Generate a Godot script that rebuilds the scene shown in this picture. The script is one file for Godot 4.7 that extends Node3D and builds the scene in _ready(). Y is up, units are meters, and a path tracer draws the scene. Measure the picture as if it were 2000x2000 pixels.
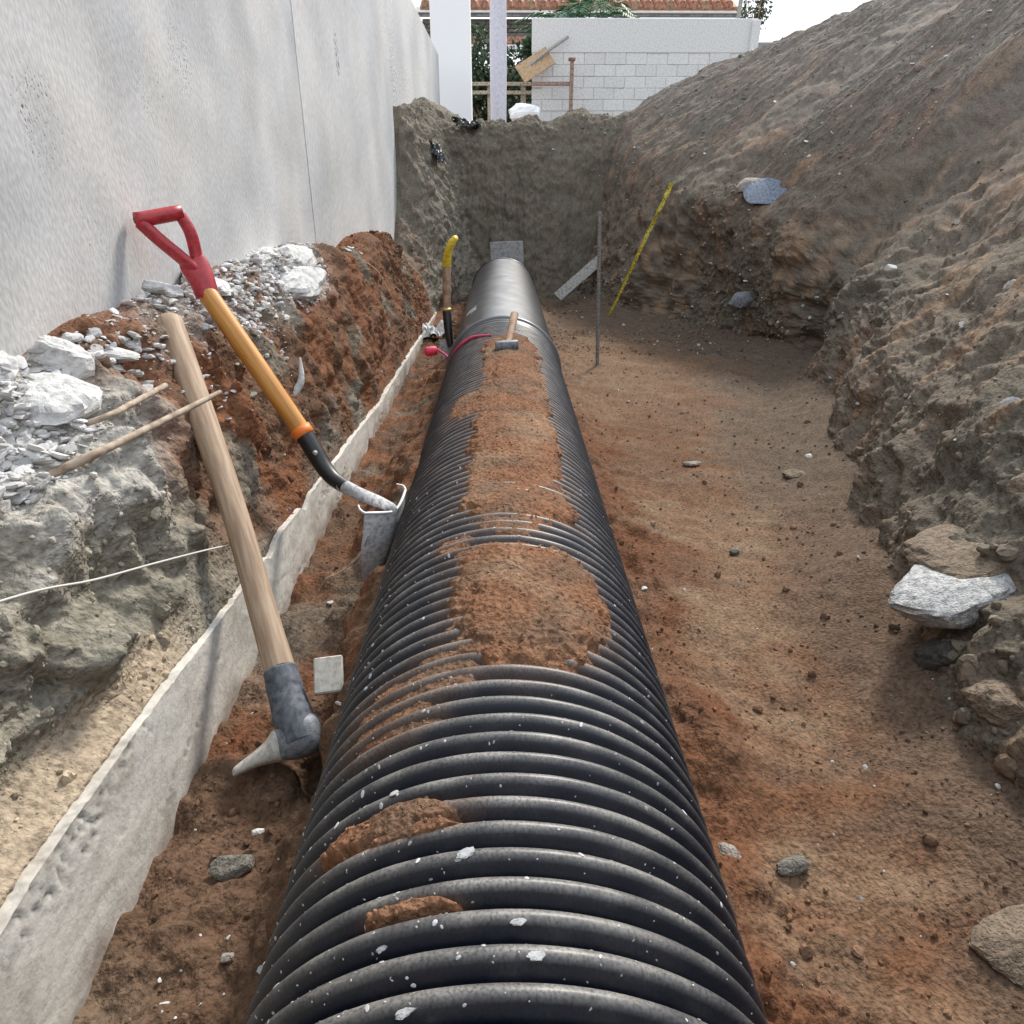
extends Node3D
# A drainage trench beside a concrete wall: corrugated pipe, hand tools, soil banks, a block wall behind.

const PIPE_Y := 0.205
const PIPE_R := 0.300
const PIPE_E := 1.04
const PITCH := 0.03673
const RIB0 := 0.408
const JOINT := 4.02
const WALL_X := -1.0

var nA := FastNoiseLite.new()
var nB := FastNoiseLite.new()
var nC := FastNoiseLite.new()
var nF := FastNoiseLite.new()
var used := {}
var M := {}
var rng := RandomNumberGenerator.new()

# ---------------------------------------------------------------- small helpers
func numbered(called: String) -> String:
	if not used.has(called):
		used[called] = 0
		return called
	used[called] += 1
	return "%s_%03d" % [called, used[called]]

func tag(o: Node, label := "", category := "", group := "", kind := "") -> void:
	if label: o.set_meta("label", label)
	if category: o.set_meta("category", category)
	if group: o.set_meta("group", group)
	if kind: o.set_meta("kind", kind)

func thing(called: String, label: String, category: String, at := Vector3.ZERO, group := "") -> Node3D:
	var o := Node3D.new()
	o.name = numbered(called)
	o.position = at
	add_child(o)
	tag(o, label, category, group)
	return o

func put(called: String, mesh: Mesh, mat: Material, parent: Node = null, at := Vector3.ZERO) -> MeshInstance3D:
	var o := MeshInstance3D.new()
	o.mesh = mesh
	o.material_override = mat
	o.position = at
	if parent == null:
		o.name = numbered(called)
		add_child(o)
	else:
		o.name = called
		parent.add_child(o, true)
	return o

# a part whose mesh is written in world coordinates
func part(called: String, st: SurfaceTool, mat: Material, root: Node3D, sub: Node3D = null) -> MeshInstance3D:
	st.generate_normals()
	if sub: return put(called, st.commit(), mat, sub)
	return put(called, st.commit(), mat, root, -root.position)

func new_st() -> SurfaceTool:
	var st := SurfaceTool.new()
	st.begin(Mesh.PRIMITIVE_TRIANGLES)
	return st

func tri(st: SurfaceTool, a: Vector3, b: Vector3, c: Vector3) -> void:
	st.add_vertex(a); st.add_vertex(b); st.add_vertex(c)

# corners counter-clockwise seen from outside
func quad(st: SurfaceTool, a: Vector3, b: Vector3, c: Vector3, d: Vector3) -> void:
	tri(st, a, c, b); tri(st, a, d, c)

func add_box(st: SurfaceTool, xf: Transform3D, size: Vector3, bevel := 0.004) -> void:
	st.set_smooth_group(-1)
	var h := size * 0.5
	var b: float = minf(bevel, minf(h.x, minf(h.y, h.z)) * 0.6)
	var v := {}
	for sx in [-1, 1]:
		for sy in [-1, 1]:
			for sz in [-1, 1]:
				v[[sx, sy, sz, 0]] = xf * Vector3(sx * h.x, sy * (h.y - b), sz * (h.z - b))
				v[[sx, sy, sz, 1]] = xf * Vector3(sx * (h.x - b), sy * h.y, sz * (h.z - b))
				v[[sx, sy, sz, 2]] = xf * Vector3(sx * (h.x - b), sy * (h.y - b), sz * h.z)
	var mid := xf.origin
	var face := func(p: Array) -> void:
		var n: Vector3 = (p[1] - p[0]).cross(p[2] - p[0])
		if n.dot(p[0] - mid) < 0: p.reverse()
		for i in range(1, p.size() - 1): tri(st, p[0], p[i + 1], p[i])
	for s in [-1, 1]:
		face.call([v[[s, -1, -1, 0]], v[[s, 1, -1, 0]], v[[s, 1, 1, 0]], v[[s, -1, 1, 0]]])
		face.call([v[[-1, s, -1, 1]], v[[1, s, -1, 1]], v[[1, s, 1, 1]], v[[-1, s, 1, 1]]])
		face.call([v[[-1, -1, s, 2]], v[[1, -1, s, 2]], v[[1, 1, s, 2]], v[[-1, 1, s, 2]]])
		for t in [-1, 1]:
			face.call([v[[s, t, -1, 0]], v[[s, t, 1, 0]], v[[s, t, 1, 1]], v[[s, t, -1, 1]]])
			face.call([v[[s, -1, t, 0]], v[[s, 1, t, 0]], v[[s, 1, t, 2]], v[[s, -1, t, 2]]])
			face.call([v[[-1, s, t, 1]], v[[1, s, t, 1]], v[[1, s, t, 2]], v[[-1, s, t, 2]]])
			for u in [-1, 1]:
				face.call([v[[s, t, u, 0]], v[[s, t, u, 1]], v[[s, t, u, 2]]])
	st.set_smooth_group(0)

func box_at(at: Vector3, yaw := 0.0, pitch := 0.0, roll := 0.0) -> Transform3D:
	return Transform3D(Basis.from_euler(Vector3(pitch, yaw, roll)), at)

# swept tube: rad is an array of floats or Vector2 (side, up)
func add_tube(st: SurfaceTool, pts: Array, rad: Array, sides := 12, up := Vector3.UP, caps := true, squareness := 2.0) -> void:
	var rings := []
	for i in pts.size():
		var t: Vector3 = (pts[mini(i + 1, pts.size() - 1)] - pts[maxi(i - 1, 0)]).normalized()
		var u := up
		if absf(t.dot(u)) > 0.97: u = Vector3(0.3, 0.2, 1).normalized()
		var s := t.cross(u).normalized()
		var w := s.cross(t).normalized()
		var r: Vector2 = rad[i] if rad[i] is Vector2 else Vector2(rad[i], rad[i])
		var ring := PackedVector3Array()
		for k in sides:
			var a := TAU * k / sides
			var c := cos(a)
			var n := sin(a)
			var e := 2.0 / squareness
			ring.append(pts[i] + s * r.x * signf(c) * pow(absf(c), e) + w * r.y * signf(n) * pow(absf(n), e))
		rings.append(ring)
	st.set_smooth_group(0)
	var run := 0.0
	for i in pts.size() - 1:
		var nxt: float = run + (pts[i + 1] - pts[i]).length()
		for k in sides:
			var k2 := (k + 1) % sides
			var u0 := float(k) / sides
			var u1 := float(k + 1) / sides
			for q in [[rings[i][k], u0, run], [rings[i + 1][k2], u1, nxt], [rings[i + 1][k], u0, nxt], [rings[i][k], u0, run], [rings[i][k2], u1, run], [rings[i + 1][k2], u1, nxt]]:
				st.set_uv(Vector2(q[1], q[2]))
				st.add_vertex(q[0])
		run = nxt
	if caps:
		st.set_smooth_group(-1)
		for k in sides:
			var k2 := (k + 1) % sides
			tri(st, pts[0], rings[0][k2], rings[0][k])
			var l := pts.size() - 1
			tri(st, pts[l], rings[l][k], rings[l][k2])
		st.set_smooth_group(0)

func add_loft(st: SurfaceTool, c: Array, rad: Array, side: Vector3, up: Vector3, sides := 24, sq := 3.0) -> void:
	var rings := []
	for i in c.size():
		var ring := PackedVector3Array()
		for k in sides:
			var a := TAU * k / sides
			var e := 2.0 / sq
			ring.append(c[i] + side * rad[i].x * signf(cos(a)) * pow(absf(cos(a)), e) + up * rad[i].y * signf(sin(a)) * pow(absf(sin(a)), e))
		rings.append(ring)
	st.set_smooth_group(0)
	for i in c.size() - 1:
		for k in sides:
			var k2 := (k + 1) % sides
			quad(st, rings[i][k], rings[i + 1][k], rings[i + 1][k2], rings[i][k2])
	for k in sides:
		var k2 := (k + 1) % sides
		tri(st, c[0], rings[0][k2], rings[0][k])
		tri(st, c[-1], rings[-1][k], rings[-1][k2])

func grid(pos: PackedVector3Array, nu: int, nv: int, col: PackedColorArray, uv := PackedVector2Array(), keep := PackedByteArray()) -> ArrayMesh:
	var nrm := normals_of(pos, nu, nv)
	var idx := PackedInt32Array()
	idx.resize((nu - 1) * (nv - 1) * 6)
	var k := 0
	for j in nv - 1:
		for i in nu - 1:
			var a := j * nu + i
			if keep.size() and keep[a] + keep[a + 1] + keep[a + nu] + keep[a + nu + 1] == 0: continue
			idx[k] = a; idx[k + 1] = a + nu + 1; idx[k + 2] = a + 1
			idx[k + 3] = a; idx[k + 4] = a + nu; idx[k + 5] = a + nu + 1
			k += 6
	idx.resize(k)
	var arr := []
	arr.resize(Mesh.ARRAY_MAX)
	arr[Mesh.ARRAY_VERTEX] = pos
	arr[Mesh.ARRAY_NORMAL] = nrm
	if col.size(): arr[Mesh.ARRAY_COLOR] = col
	if uv.size(): arr[Mesh.ARRAY_TEX_UV] = uv
	arr[Mesh.ARRAY_INDEX] = idx
	var m := ArrayMesh.new()
	m.add_surface_from_arrays(Mesh.PRIMITIVE_TRIANGLES, arr)
	return m

func normals_of(pos: PackedVector3Array, nu: int, nv: int) -> PackedVector3Array:
	var n := PackedVector3Array()
	n.resize(nu * nv)
	for j in nv:
		var j0 := maxi(j - 1, 0) * nu
		var j1 := mini(j + 1, nv - 1) * nu
		for i in nu:
			var du := pos[j * nu + mini(i + 1, nu - 1)] - pos[j * nu + maxi(i - 1, 0)]
			var dv := pos[j1 + i] - pos[j0 + i]
			n[j * nu + i] = du.cross(dv).normalized()
	return n

func table(t: Array, d: float, k: int) -> float:
	if d <= t[0][0]: return t[0][k]
	for i in t.size() - 1:
		if d < t[i + 1][0]:
			var f: float = (d - t[i][0]) / (t[i + 1][0] - t[i][0])
			f = f * f * (3.0 - 2.0 * f) * 0.6 + f * 0.4
			return lerpf(t[i][k], t[i + 1][k], f)
	return t[t.size() - 1][k]

func sm(a: float, b: float, x: float) -> float:
	return smoothstep(a, b, x)

func V(r: float, g: float, b: float) -> Vector3:
	return Vector3(r, g, b)

func ntex(seed_: int, freq: float, stops: Array, size := 512, type := FastNoiseLite.TYPE_SIMPLEX_SMOOTH, octaves := 5, gain := 0.55) -> NoiseTexture2D:
	var n := FastNoiseLite.new()
	n.seed = seed_
	n.noise_type = type
	n.frequency = freq
	n.fractal_octaves = octaves
	n.fractal_gain = gain
	var t := NoiseTexture2D.new()
	t.width = size; t.height = size
	t.seamless = true
	t.noise = n
	if stops.size():
		var g := Gradient.new()
		var off := PackedFloat32Array()
		var cs := PackedColorArray()
		for s in stops:
			off.append(s[0]); cs.append(s[1])
		g.offsets = off; g.colors = cs
		t.color_ramp = g
	return t

func grey(v: float) -> Color:
	return Color(v, v, v)

func mat(color: Color, rough := 0.9, extra := {}) -> StandardMaterial3D:
	var m := StandardMaterial3D.new()
	m.albedo_color = color
	m.roughness = rough
	for k in extra: m.set(k, extra[k])
	return m

func lin(r: float, g: float, b: float) -> Color:
	return Color(r, g, b).linear_to_srgb()

# ---------------------------------------------------------------- rocks
func rock_mesh(seed_: int, size: Vector3, planes := 13, rough := 0.05, seg := 26, sharp := 0.8, near := 0.62, far := 0.95) -> ArrayMesh:
	var r := RandomNumberGenerator.new()
	r.seed = seed_
	var ns := []
	for i in planes:
		var z := r.randf_range(-1, 1)
		var a := r.randf() * TAU
		var q := sqrt(1 - z * z)
		ns.append([Vector3(q * cos(a), z, q * sin(a)), r.randf_range(near, far)])
	for ax in [Vector3.UP, Vector3.DOWN, Vector3.LEFT, Vector3.RIGHT, Vector3.FORWARD, Vector3.BACK]:
		ns.append([(ax + Vector3(r.randf_range(-.25, .25), r.randf_range(-.25, .25), r.randf_range(-.25, .25))).normalized(), r.randf_range(0.8, 1.0)])
	var off := Vector3(seed_ * 3.17, seed_ * 1.31, 0)
	var nv := seg / 2 + 1
	var pos := []
	for j in nv:
		for i in seg:
			var th := PI * j / (nv - 1)
			var a := TAU * i / seg
			var d := Vector3(sin(th) * cos(a), cos(th), sin(th) * sin(a))
			var best := 1.15
			for p in ns:
				var c: float = d.dot(p[0])
				if c > 0.05: best = minf(best, p[1] / c)
			best = lerpf(0.9, best, sharp)
			best *= 1.0 + rough * nA.get_noise_3dv(d * 3.0 + off) + rough * 0.5 * nA.get_noise_3dv(d * 9.0 + off)
			pos.append(d * best * size * 0.5)
	var st := new_st()
	st.set_smooth_group(-1)
	for j in nv - 1:
		for i in seg:
			var i2 := (i + 1) % seg
			var a: Vector3 = pos[j * seg + i]
			var b: Vector3 = pos[j * seg + i2]
			var c: Vector3 = pos[(j + 1) * seg + i2]
			var d2: Vector3 = pos[(j + 1) * seg + i]
			if j > 0: tri(st, a, c, b) if (b - a).cross(c - a).dot(a) > 0 else tri(st, a, b, c)
			if j < nv - 2: tri(st, a, d2, c) if (c - a).cross(d2 - a).dot(a) > 0 else tri(st, a, c, d2)
	st.generate_normals()
	return st.commit()

func rock(called: String, label: String, category: String, at: Vector3, size: Vector3, m: Material, seed_: int, turn := Vector3.ZERO, group := "", planes := 13, rough := 0.06, seg := 30) -> MeshInstance3D:
	var o := put(called, rock_mesh(seed_, size, planes, rough, seg), m, null, at)
	o.rotation = turn
	tag(o, label, category, group)
	return o

# ---------------------------------------------------------------- soil shape
const BANK := [
	# d, toe, mid x, brow x, brow y, crest x, crest y
	[-1.5, 1.00, 1.16, 1.55, 0.72, 4.5, 2.3],
	[0.6, 1.02, 1.18, 1.56, 0.72, 4.5, 2.3],
	[1.1, 1.05, 1.20, 1.58, 0.72, 4.6, 2.4],
	[1.9, 1.13, 1.30, 1.70, 0.72, 4.7, 2.5],
	[2.4, 1.34, 1.46, 1.82, 0.72, 4.7, 2.55],
	[2.9, 1.50, 1.62, 1.94, 0.72, 4.8, 2.6],
	[4.1, 1.86, 1.96, 2.20, 0.66, 4.8, 2.75],
	[5.1, 2.24, 2.30, 2.32, 0.74, 4.8, 2.85],
	[5.5, 2.02, 1.98, 2.02, 0.92, 4.7, 2.9],
	[5.9, 1.90, 1.90, 1.86, 1.00, 4.65, 2.93],
	[6.15, 1.78, 1.92, 1.70, 1.04, 4.6, 2.95],
	[6.5, 1.42, 1.52, 1.60, 1.08, 4.5, 2.96],
	[7.1, 1.06, 1.14, 1.50, 1.18, 4.4, 2.98],
	[8.2, 0.86, 0.98, 1.36, 1.52, 4.3, 2.98],
	[9.0, 0.78, 0.92, 1.40, 1.80, 4.25, 2.96],
	[9.6, 0.76, 0.92, 1.45, 1.92, 4.25, 2.94],
	[13.0, 0.8, 1.0, 1.8, 1.90, 4.4, 2.0]]
const LEFT := [
	# d, footing top y, shelf x, shelf y, face x, face y, lip x, lip y, wall y
	[-1.5, 0.33, -0.74, 0.38, -0.79, 0.60, -0.87, 0.72, 0.76],
	[0.6, 0.335, -0.735, 0.375, -0.78, 0.59, -0.87, 0.72, 0.77],
	[0.85, 0.33, -0.71, 0.37, -0.755, 0.58, -0.86, 0.72, 0.77],
	[1.05, 0.32, -0.665, 0.355, -0.725, 0.56, -0.85, 0.72, 0.78],
	[1.3, 0.30, -0.65, 0.345, -0.715, 0.54, -0.85, 0.73, 0.80],
	[1.7, 0.285, -0.68, 0.34, -0.75, 0.53, -0.86, 0.76, 0.88],
	[2.1, 0.265, -0.66, 0.32, -0.74, 0.55, -0.86, 0.78, 0.87],
	[2.6, 0.22, -0.66, 0.29, -0.73, 0.54, -0.85, 0.80, 0.90],
	[3.5, 0.16, -0.67, 0.26, -0.73, 0.52, -0.84, 0.80, 0.91],
	[4.3, 0.14, -0.68, 0.26, -0.74, 0.52, -0.84, 0.80, 0.80],
	[4.9, 0.13, -0.68, 0.24, -0.74, 0.48, -0.85, 0.78, 0.87],
	[6.0, 0.10, -0.68, 0.20, -0.74, 0.40, -0.84, 0.64, 0.82],
	[6.9, 0.08, -0.66, 0.16, -0.74, 0.32, -0.84, 0.46, 0.60],
	[7.3, 0.06, -0.60, 0.20, -0.68, 0.45, -0.80, 0.75, 0.95],
	[7.7, 0.08, -0.52, 0.30, -0.62, 0.80, -0.78, 1.35, 1.84],
	[8.4, 0.20, -0.34, 0.42, -0.50, 0.95, -0.74, 1.55, 1.90],
	[9.1, 0.70, -0.36, 1.00, -0.52, 1.40, -0.74, 1.80, 1.98],
	[9.7, 1.80, -0.40, 1.84, -0.56, 1.92, -0.80, 2.02, 2.10],
	[13.0, 1.84, -0.46, 1.86, -0.60, 1.88, -0.82, 1.92, 1.98]]
const HEAP := [[-1.5, 0.22], [0.5, 0.24], [0.78, 0.29], [0.95, 0.25], [1.1, 0.30], [1.45, 0.26], [1.8, 0.27], [2.1, 0.32], [2.3, 0.33], [2.6, 0.26], [3.2, 0.21], [4.0, 0.17], [5.0, 0.13], [8.0, 0.08], [9, 0.05]]

func floor_y(x: float, d: float) -> float:
	var y := 0.0
	if x < 0.0:
		var f := sm(-0.42 - 0.12 * sm(1.3, 1.9, d), -0.26, x)
		y = lerpf(0.075 - 0.02 * sm(2.5, 4.5, d), table(HEAP, d, 1), f)
	else:
		# soil pushed up along the right flank of the pipe
		y = 0.11 * exp(-pow((x - 0.30) / 0.13, 2)) * (0.35 + 0.65 * sm(-0.2, 0.5, nA.get_noise_2d(d * 1.3, 4.0)))
		y += 0.07 * exp(-pow((x - 0.46) / 0.08, 2) - pow((d - 1.28) / 0.14, 2))
		y += 0.05 * exp(-pow((x - 0.50) / 0.14, 2) - pow((d - 2.35) / 0.35, 2))
		var toe := table(BANK, d, 1)
		y += 0.10 * sm(toe - 0.35, toe + 0.1, x) * sm(0.4, 1.2, d)
	y -= 0.075 * exp(-pow((x + 0.38) / 0.08, 2) - pow((d - 1.82) / 0.11, 2))
	y -= 0.10 * exp(-pow((x + 0.375) / 0.035, 2) - pow((d - 1.12) / 0.07, 2))
	if d < -0.5: y += 1.9 * sm(-0.55, -1.25, d)  # unseen soil rise behind the camera, added to keep sky off rib fronts
	if d > 7.9:
		y += (1.75 + 0.04 * nA.get_noise_2d(x * 2.0, 7.0)) * pow(sm(8.25 + 0.15 * nA.get_noise_2d(x * 1.5, 1.0), 9.25, d), 0.7)
		y += 0.09 * exp(-pow((d - 9.5) / 0.4, 2)) * (0.6 + 0.9 * nA.get_noise_2d(x * 1.6, 3.0)) * sm(-0.6, -0.2, x)
	return y

const RED := Vector3(0.205, 0.090, 0.046)
const RUST := Vector3(0.235, 0.116, 0.064)
const BROWN := Vector3(0.150, 0.092, 0.060)
const TAN := Vector3(0.330, 0.222, 0.142)
const SAND := Vector3(0.43, 0.345, 0.25)
const GREY := Vector3(0.178, 0.146, 0.112)
const CLAY := Vector3(0.290, 0.265, 0.212)
const DARK := Vector3(0.070, 0.058, 0.048)
const PALE := Vector3(0.47, 0.45, 0.41)
const MAUVE := Vector3(0.168, 0.128, 0.110)
const OLIVE := Vector3(0.128, 0.116, 0.090)

func speck(p: Vector3, c: Vector3) -> Color:
	var h := nF.get_noise_3dv(p * 55.0) * 0.75
	var g := nF.get_noise_3dv(p * 17.0 + Vector3(9, 2, 4))
	c *= 1.0 + 0.38 * h + 0.22 * g
	return Color(c.x, c.y, c.z)

func speck3(p: Vector3, c: Vector3) -> Vector3:
	var k := speck(p, c)
	return Vector3(k.r, k.g, k.b)

func floor_col(p: Vector3) -> Color:
	var d := -p.z
	var low := nA.get_noise_3dv(p * 1.3 + Vector3(3, 0, 1))
	var mid := nA.get_noise_3dv(Vector3(p.x * 2.2, p.y * 5.0, p.z * 4.5)) if p.x > 0.0 else nA.get_noise_3dv(p * 3.2)
	var c: Vector3
	if p.x < 0.0 and d < 8.0:
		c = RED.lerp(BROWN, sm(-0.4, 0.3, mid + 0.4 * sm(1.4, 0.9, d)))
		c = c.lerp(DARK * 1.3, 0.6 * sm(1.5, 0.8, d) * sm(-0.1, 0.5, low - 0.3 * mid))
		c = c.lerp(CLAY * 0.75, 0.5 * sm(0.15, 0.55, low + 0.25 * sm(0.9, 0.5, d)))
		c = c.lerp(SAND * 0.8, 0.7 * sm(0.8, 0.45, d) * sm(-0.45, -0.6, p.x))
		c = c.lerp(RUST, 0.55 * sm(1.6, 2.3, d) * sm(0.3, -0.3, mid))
	else:
		var toe := table(BANK, d, 1)
		var side := sm(0.3, toe, p.x)
		var band := nA.get_noise_3dv(Vector3(p.x * 1.6 + p.z * 0.8, 3.0, p.z * 3.4 - p.x * 0.8))
		var band2 := nA.get_noise_3dv(Vector3(p.x * 5.0, 9.0, p.z * 8.0))
		c = (RUST * 0.74).lerp(TAN * 0.74, sm(-0.5, 0.5, band * 0.7 + band2 * 0.35 + low * 0.4 + side * 0.2 - 0.22))
		c = c.lerp(BROWN * 0.9, 0.75 * sm(0.05, 0.5, band2 * 0.8 - band * 0.5 + 0.2 * sm(0.6, 0.9, side)))
		c = c.lerp(RED * 0.8, 0.9 * sm(0.62, 0.40, p.x + 0.22 * mid + 0.1 * low))
		c = c.lerp(BROWN * 1.12, 0.7 * sm(-0.2, 0.5, -low + 0.25 * mid))
		c = c.lerp(BROWN.lerp(GREY, 0.5) * 0.85, 0.8 * sm(0.6, 0.98, side + 0.25 * low))
		c = c.lerp(TAN * 0.78, 0.55 * sm(3.0, 4.6, d) * (1.0 - side))
		c = c.lerp(BROWN.lerp(GREY, 0.6) * 0.85, 0.75 * sm(0.42, 0.75, side + 0.35 * low + 0.2 * band2) * sm(2.0, 3.0, d))
		c = c.lerp(TAN * 0.85, 0.5 * sm(1.7, 2.1, d) * sm(2.9, 2.4, d) * sm(0.3, 0.5, side) * sm(0.9, 0.6, side))
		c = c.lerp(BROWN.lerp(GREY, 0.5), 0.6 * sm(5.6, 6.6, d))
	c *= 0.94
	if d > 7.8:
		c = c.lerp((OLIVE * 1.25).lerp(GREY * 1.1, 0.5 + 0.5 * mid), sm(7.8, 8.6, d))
	return speck(p, c)

func bank_col(p: Vector3) -> Color:
	var d := -p.z
	var low := nA.get_noise_3dv(p * 0.8 + Vector3(30, 0, 1))
	# streaks that run down the spoil slope
	var streak := nA.get_noise_3dv(Vector3(p.x * 0.7 + p.y * 0.4, p.y * 1.5, p.z * 5.5 + p.x * 1.4))
	var hi := nA.get_noise_3dv(p * 7.0)
	var slope := sm(0.7, 1.3, p.y)
	var c := GREY.lerp(MAUVE, sm(-0.2, 0.4, streak) * (0.35 + 0.65 * slope))
	c = c.lerp(OLIVE, 0.7 * sm(0.0, 0.5, low) * (1.0 - 0.5 * slope))
	c = c.lerp(TAN * 0.9, 0.75 * sm(0.05, 0.5, streak + 0.35 * hi - 0.1 * low))
	c = c.lerp(BROWN, 0.6 * sm(0.35, 0.0, p.y) * sm(-0.3, 0.3, hi))
	c = c.lerp(PALE * 0.55, 0.35 * sm(0.35, 0.7, hi))
	c = c.lerp(Vector3(0.235, 0.208, 0.182), 0.6 * sm(1.2, 2.4, p.y))
	return speck(p, c)

func left_col(p: Vector3) -> Color:
	var d := -p.z
	var low := nA.get_noise_3dv(p * 1.7 + Vector3(3, 50, 1))
	var hi := nA.get_noise_3dv(p * 8.0)
	var vert := nA.get_noise_3dv(Vector3(p.x * 4.0, p.y * 2.0, p.z * 5.0 + p.y * 2.0))
	var red := RED.lerp(BROWN, sm(-0.3, 0.4, vert))
	red = red.lerp(RUST, 0.5 * sm(0.1, 0.6, hi))
	red = red.lerp(CLAY * 0.8, 0.8 * sm(0.22, 0.5, low))
	var near := CLAY.lerp(OLIVE * 1.5, sm(0.0, 0.5, hi))
	near = near.lerp(SAND, sm(0.405, 0.36, p.y + 0.03 * low) * sm(1.35, 1.1, d))
	near = near.lerp(PALE * 1.1, 0.9 * sm(0.54, 0.66, p.y + 0.10 * hi + 0.06 * low))
	near = near.lerp(RED, 0.6 * sm(0.25, 0.5, low) * sm(0.5, 0.6, p.y))
	var c := near.lerp(red, sm(1.45, 1.75, d + 0.35 * low + 0.25 * (p.y - 0.5) ))
	# red earth pushed against the wall in the middle
	c = c.lerp(RED, 0.9 * sm(-0.90, -0.94, p.x + 0.03 * hi) * sm(1.4, 1.6, d) * sm(7.0, 6.5, d))
	c = c.lerp(PALE * 1.05, 0.8 * exp(-pow((d - 3.1) / 0.4, 2)) * sm(0.70, 0.80, p.y + 0.08 * hi))
	c = c.lerp(PALE, 0.6 * exp(-pow((d - 2.15) / 0.3, 2)) * sm(0.74, 0.82, p.y + 0.08 * hi))
	c = c.lerp(CLAY * 0.85, 0.85 * sm(6.1, 7.2, d + 0.8 * low))
	c = c.lerp(OLIVE * 1.05, 0.5 * sm(7.4, 8.6, d) * sm(-0.2, 0.4, vert))
	return speck(p, c)

func clod(p: Vector3) -> float:
	return -nC.get_noise_3dv(p)

func build_rows(step: float) -> PackedFloat32Array:
	var rows := PackedFloat32Array()
	for k in 18: rows.append(lerpf(-1.5, 0.44, k / 18.0))
	var d := 0.44
	while d < 13.0:
		rows.append(d)
		if d > 7.0 and d < 9.6: d += 0.0095
		elif d > 5.35 and d < 6.4: d += 0.0045
		else: d *= step
	rows.append(13.0)
	return rows

func displaced(pos: PackedVector3Array, nu: int, nv: int, how: Callable) -> PackedVector3Array:
	var n := normals_of(pos, nu, nv)
	for i in pos.size():
		pos[i] += n[i] * (how.call(pos[i], n[i]) as float)
	return pos

func floor_disp(p: Vector3, _n: Vector3) -> float:
	var left := sm(0.1, -0.3, p.x)
	var far := sm(8.0, 8.6, -p.z)
	var rough := 0.25 + 1.5 * maxf(left * 0.7, sm(0.62, 0.42, p.x + 0.12 * nA.get_noise_3dv(p * 2.0))) + 0.8 * far + 0.7 * sm(0.0, 0.5, nA.get_noise_3dv(p * 0.9))
	var scrape := V(p.x * 0.82 + p.z * 0.57, 0, p.z * 0.82 - p.x * 0.57)
	return 0.010 * (clod(Vector3(p.x * 4.6, 1.0, p.z * 3.6)) - 0.4) + 0.022 * nA.get_noise_3dv(p * 1.9) + 0.007 * nB.get_noise_3dv(Vector3(scrape.x * 1.2, 5.0, scrape.z * 6.0)) * sm(0.0, 0.4, p.x) + 0.03 * nA.get_noise_3dv(p * 4.0 + V(7, 1, 2)) * sm(0.0, -0.3, p.x) + 0.010 * (nB.get_noise_3dv(Vector3(scrape.x * 4.0, 2.0, scrape.z * 1.4)) - 0.3) * sm(0.4, 0.8, p.x) + rough * (0.010 * nA.get_noise_3dv(p * 8.0) + 0.011 * (clod(p * 16.0) - 0.4) + 0.006 * (clod(p * 45.0) - 0.4)) + 0.0025 * nA.get_noise_3dv(p * 60.0) + far * 0.04 * nA.get_noise_3dv(p * 3.0)

func bank_disp(p: Vector3, _n: Vector3) -> float:
	var slope := sm(0.75, 1.5, p.y)
	var big := nA.get_noise_3dv(p * 1.6)
	var streak := nB.get_noise_3dv(Vector3(p.x * 0.35, p.y * 0.6, p.z * 3.0 + p.x * 0.9))
	var q := Vector3(p.x, p.y, p.z)
	return lerpf(0.10, 0.06, slope) * big + slope * 0.045 * streak + slope * 0.022 * nB.get_noise_3dv(Vector3(p.x * 0.6, p.y * 0.8, p.z * 8.0 + p.x * 2.2)) + lerpf(0.040, 0.012, slope) * nB.get_noise_3dv(q * 3.2) + lerpf(0.034, 0.012, slope) * (clod(q * 9.0) - 0.4) + 0.014 * (clod(q * 24.0) - 0.4) * lerpf(1.0, 0.6, slope) + 0.006 * nA.get_noise_3dv(q * 40.0)

func left_disp(p: Vector3, _n: Vector3) -> float:
	var d := -p.z
	var shelf := sm(0.45, 0.38, p.y) * sm(1.8, 1.3, d)
	var amp := lerpf(1.0, 0.3, shelf) * sm(-1.0, -0.93, p.x) * (0.15 + 0.85 * sm(0.0, 0.12, p.y - table(LEFT, d, 1)))
	var fold := nB.get_noise_3dv(Vector3(p.x * 3.0, p.y * 2.0, p.z * 4.5))
	return amp * ((0.045 + 0.04 * sm(1.8, 1.4, d)) * nA.get_noise_3dv(p * 3.0) + 0.035 * sm(1.8, 1.4, d) * nA.get_noise_3dv(p * 7.0) + 0.030 * fold + 0.030 * (clod(p * 10.0) - 0.4) + 0.016 * (clod(p * 24.0) - 0.4) + 0.006 * (clod(p * 60.0) - 0.4)) + 0.003 * nA.get_noise_3dv(p * 60.0)

func soil(called: String, pos: PackedVector3Array, nu: int, nv: int, colour: Callable, m: Material) -> MeshInstance3D:
	var col := PackedColorArray()
	col.resize(pos.size())
	for i in pos.size(): col[i] = colour.call(pos[i])
	var o := put(called, grid(pos, nu, nv, col), m)
	o.set_meta("kind", "structure")
	# loose clods and grit lying on it
	scatter_from.append([pos, col, nu, nv])
	return o

var scatter_from := []

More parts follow.
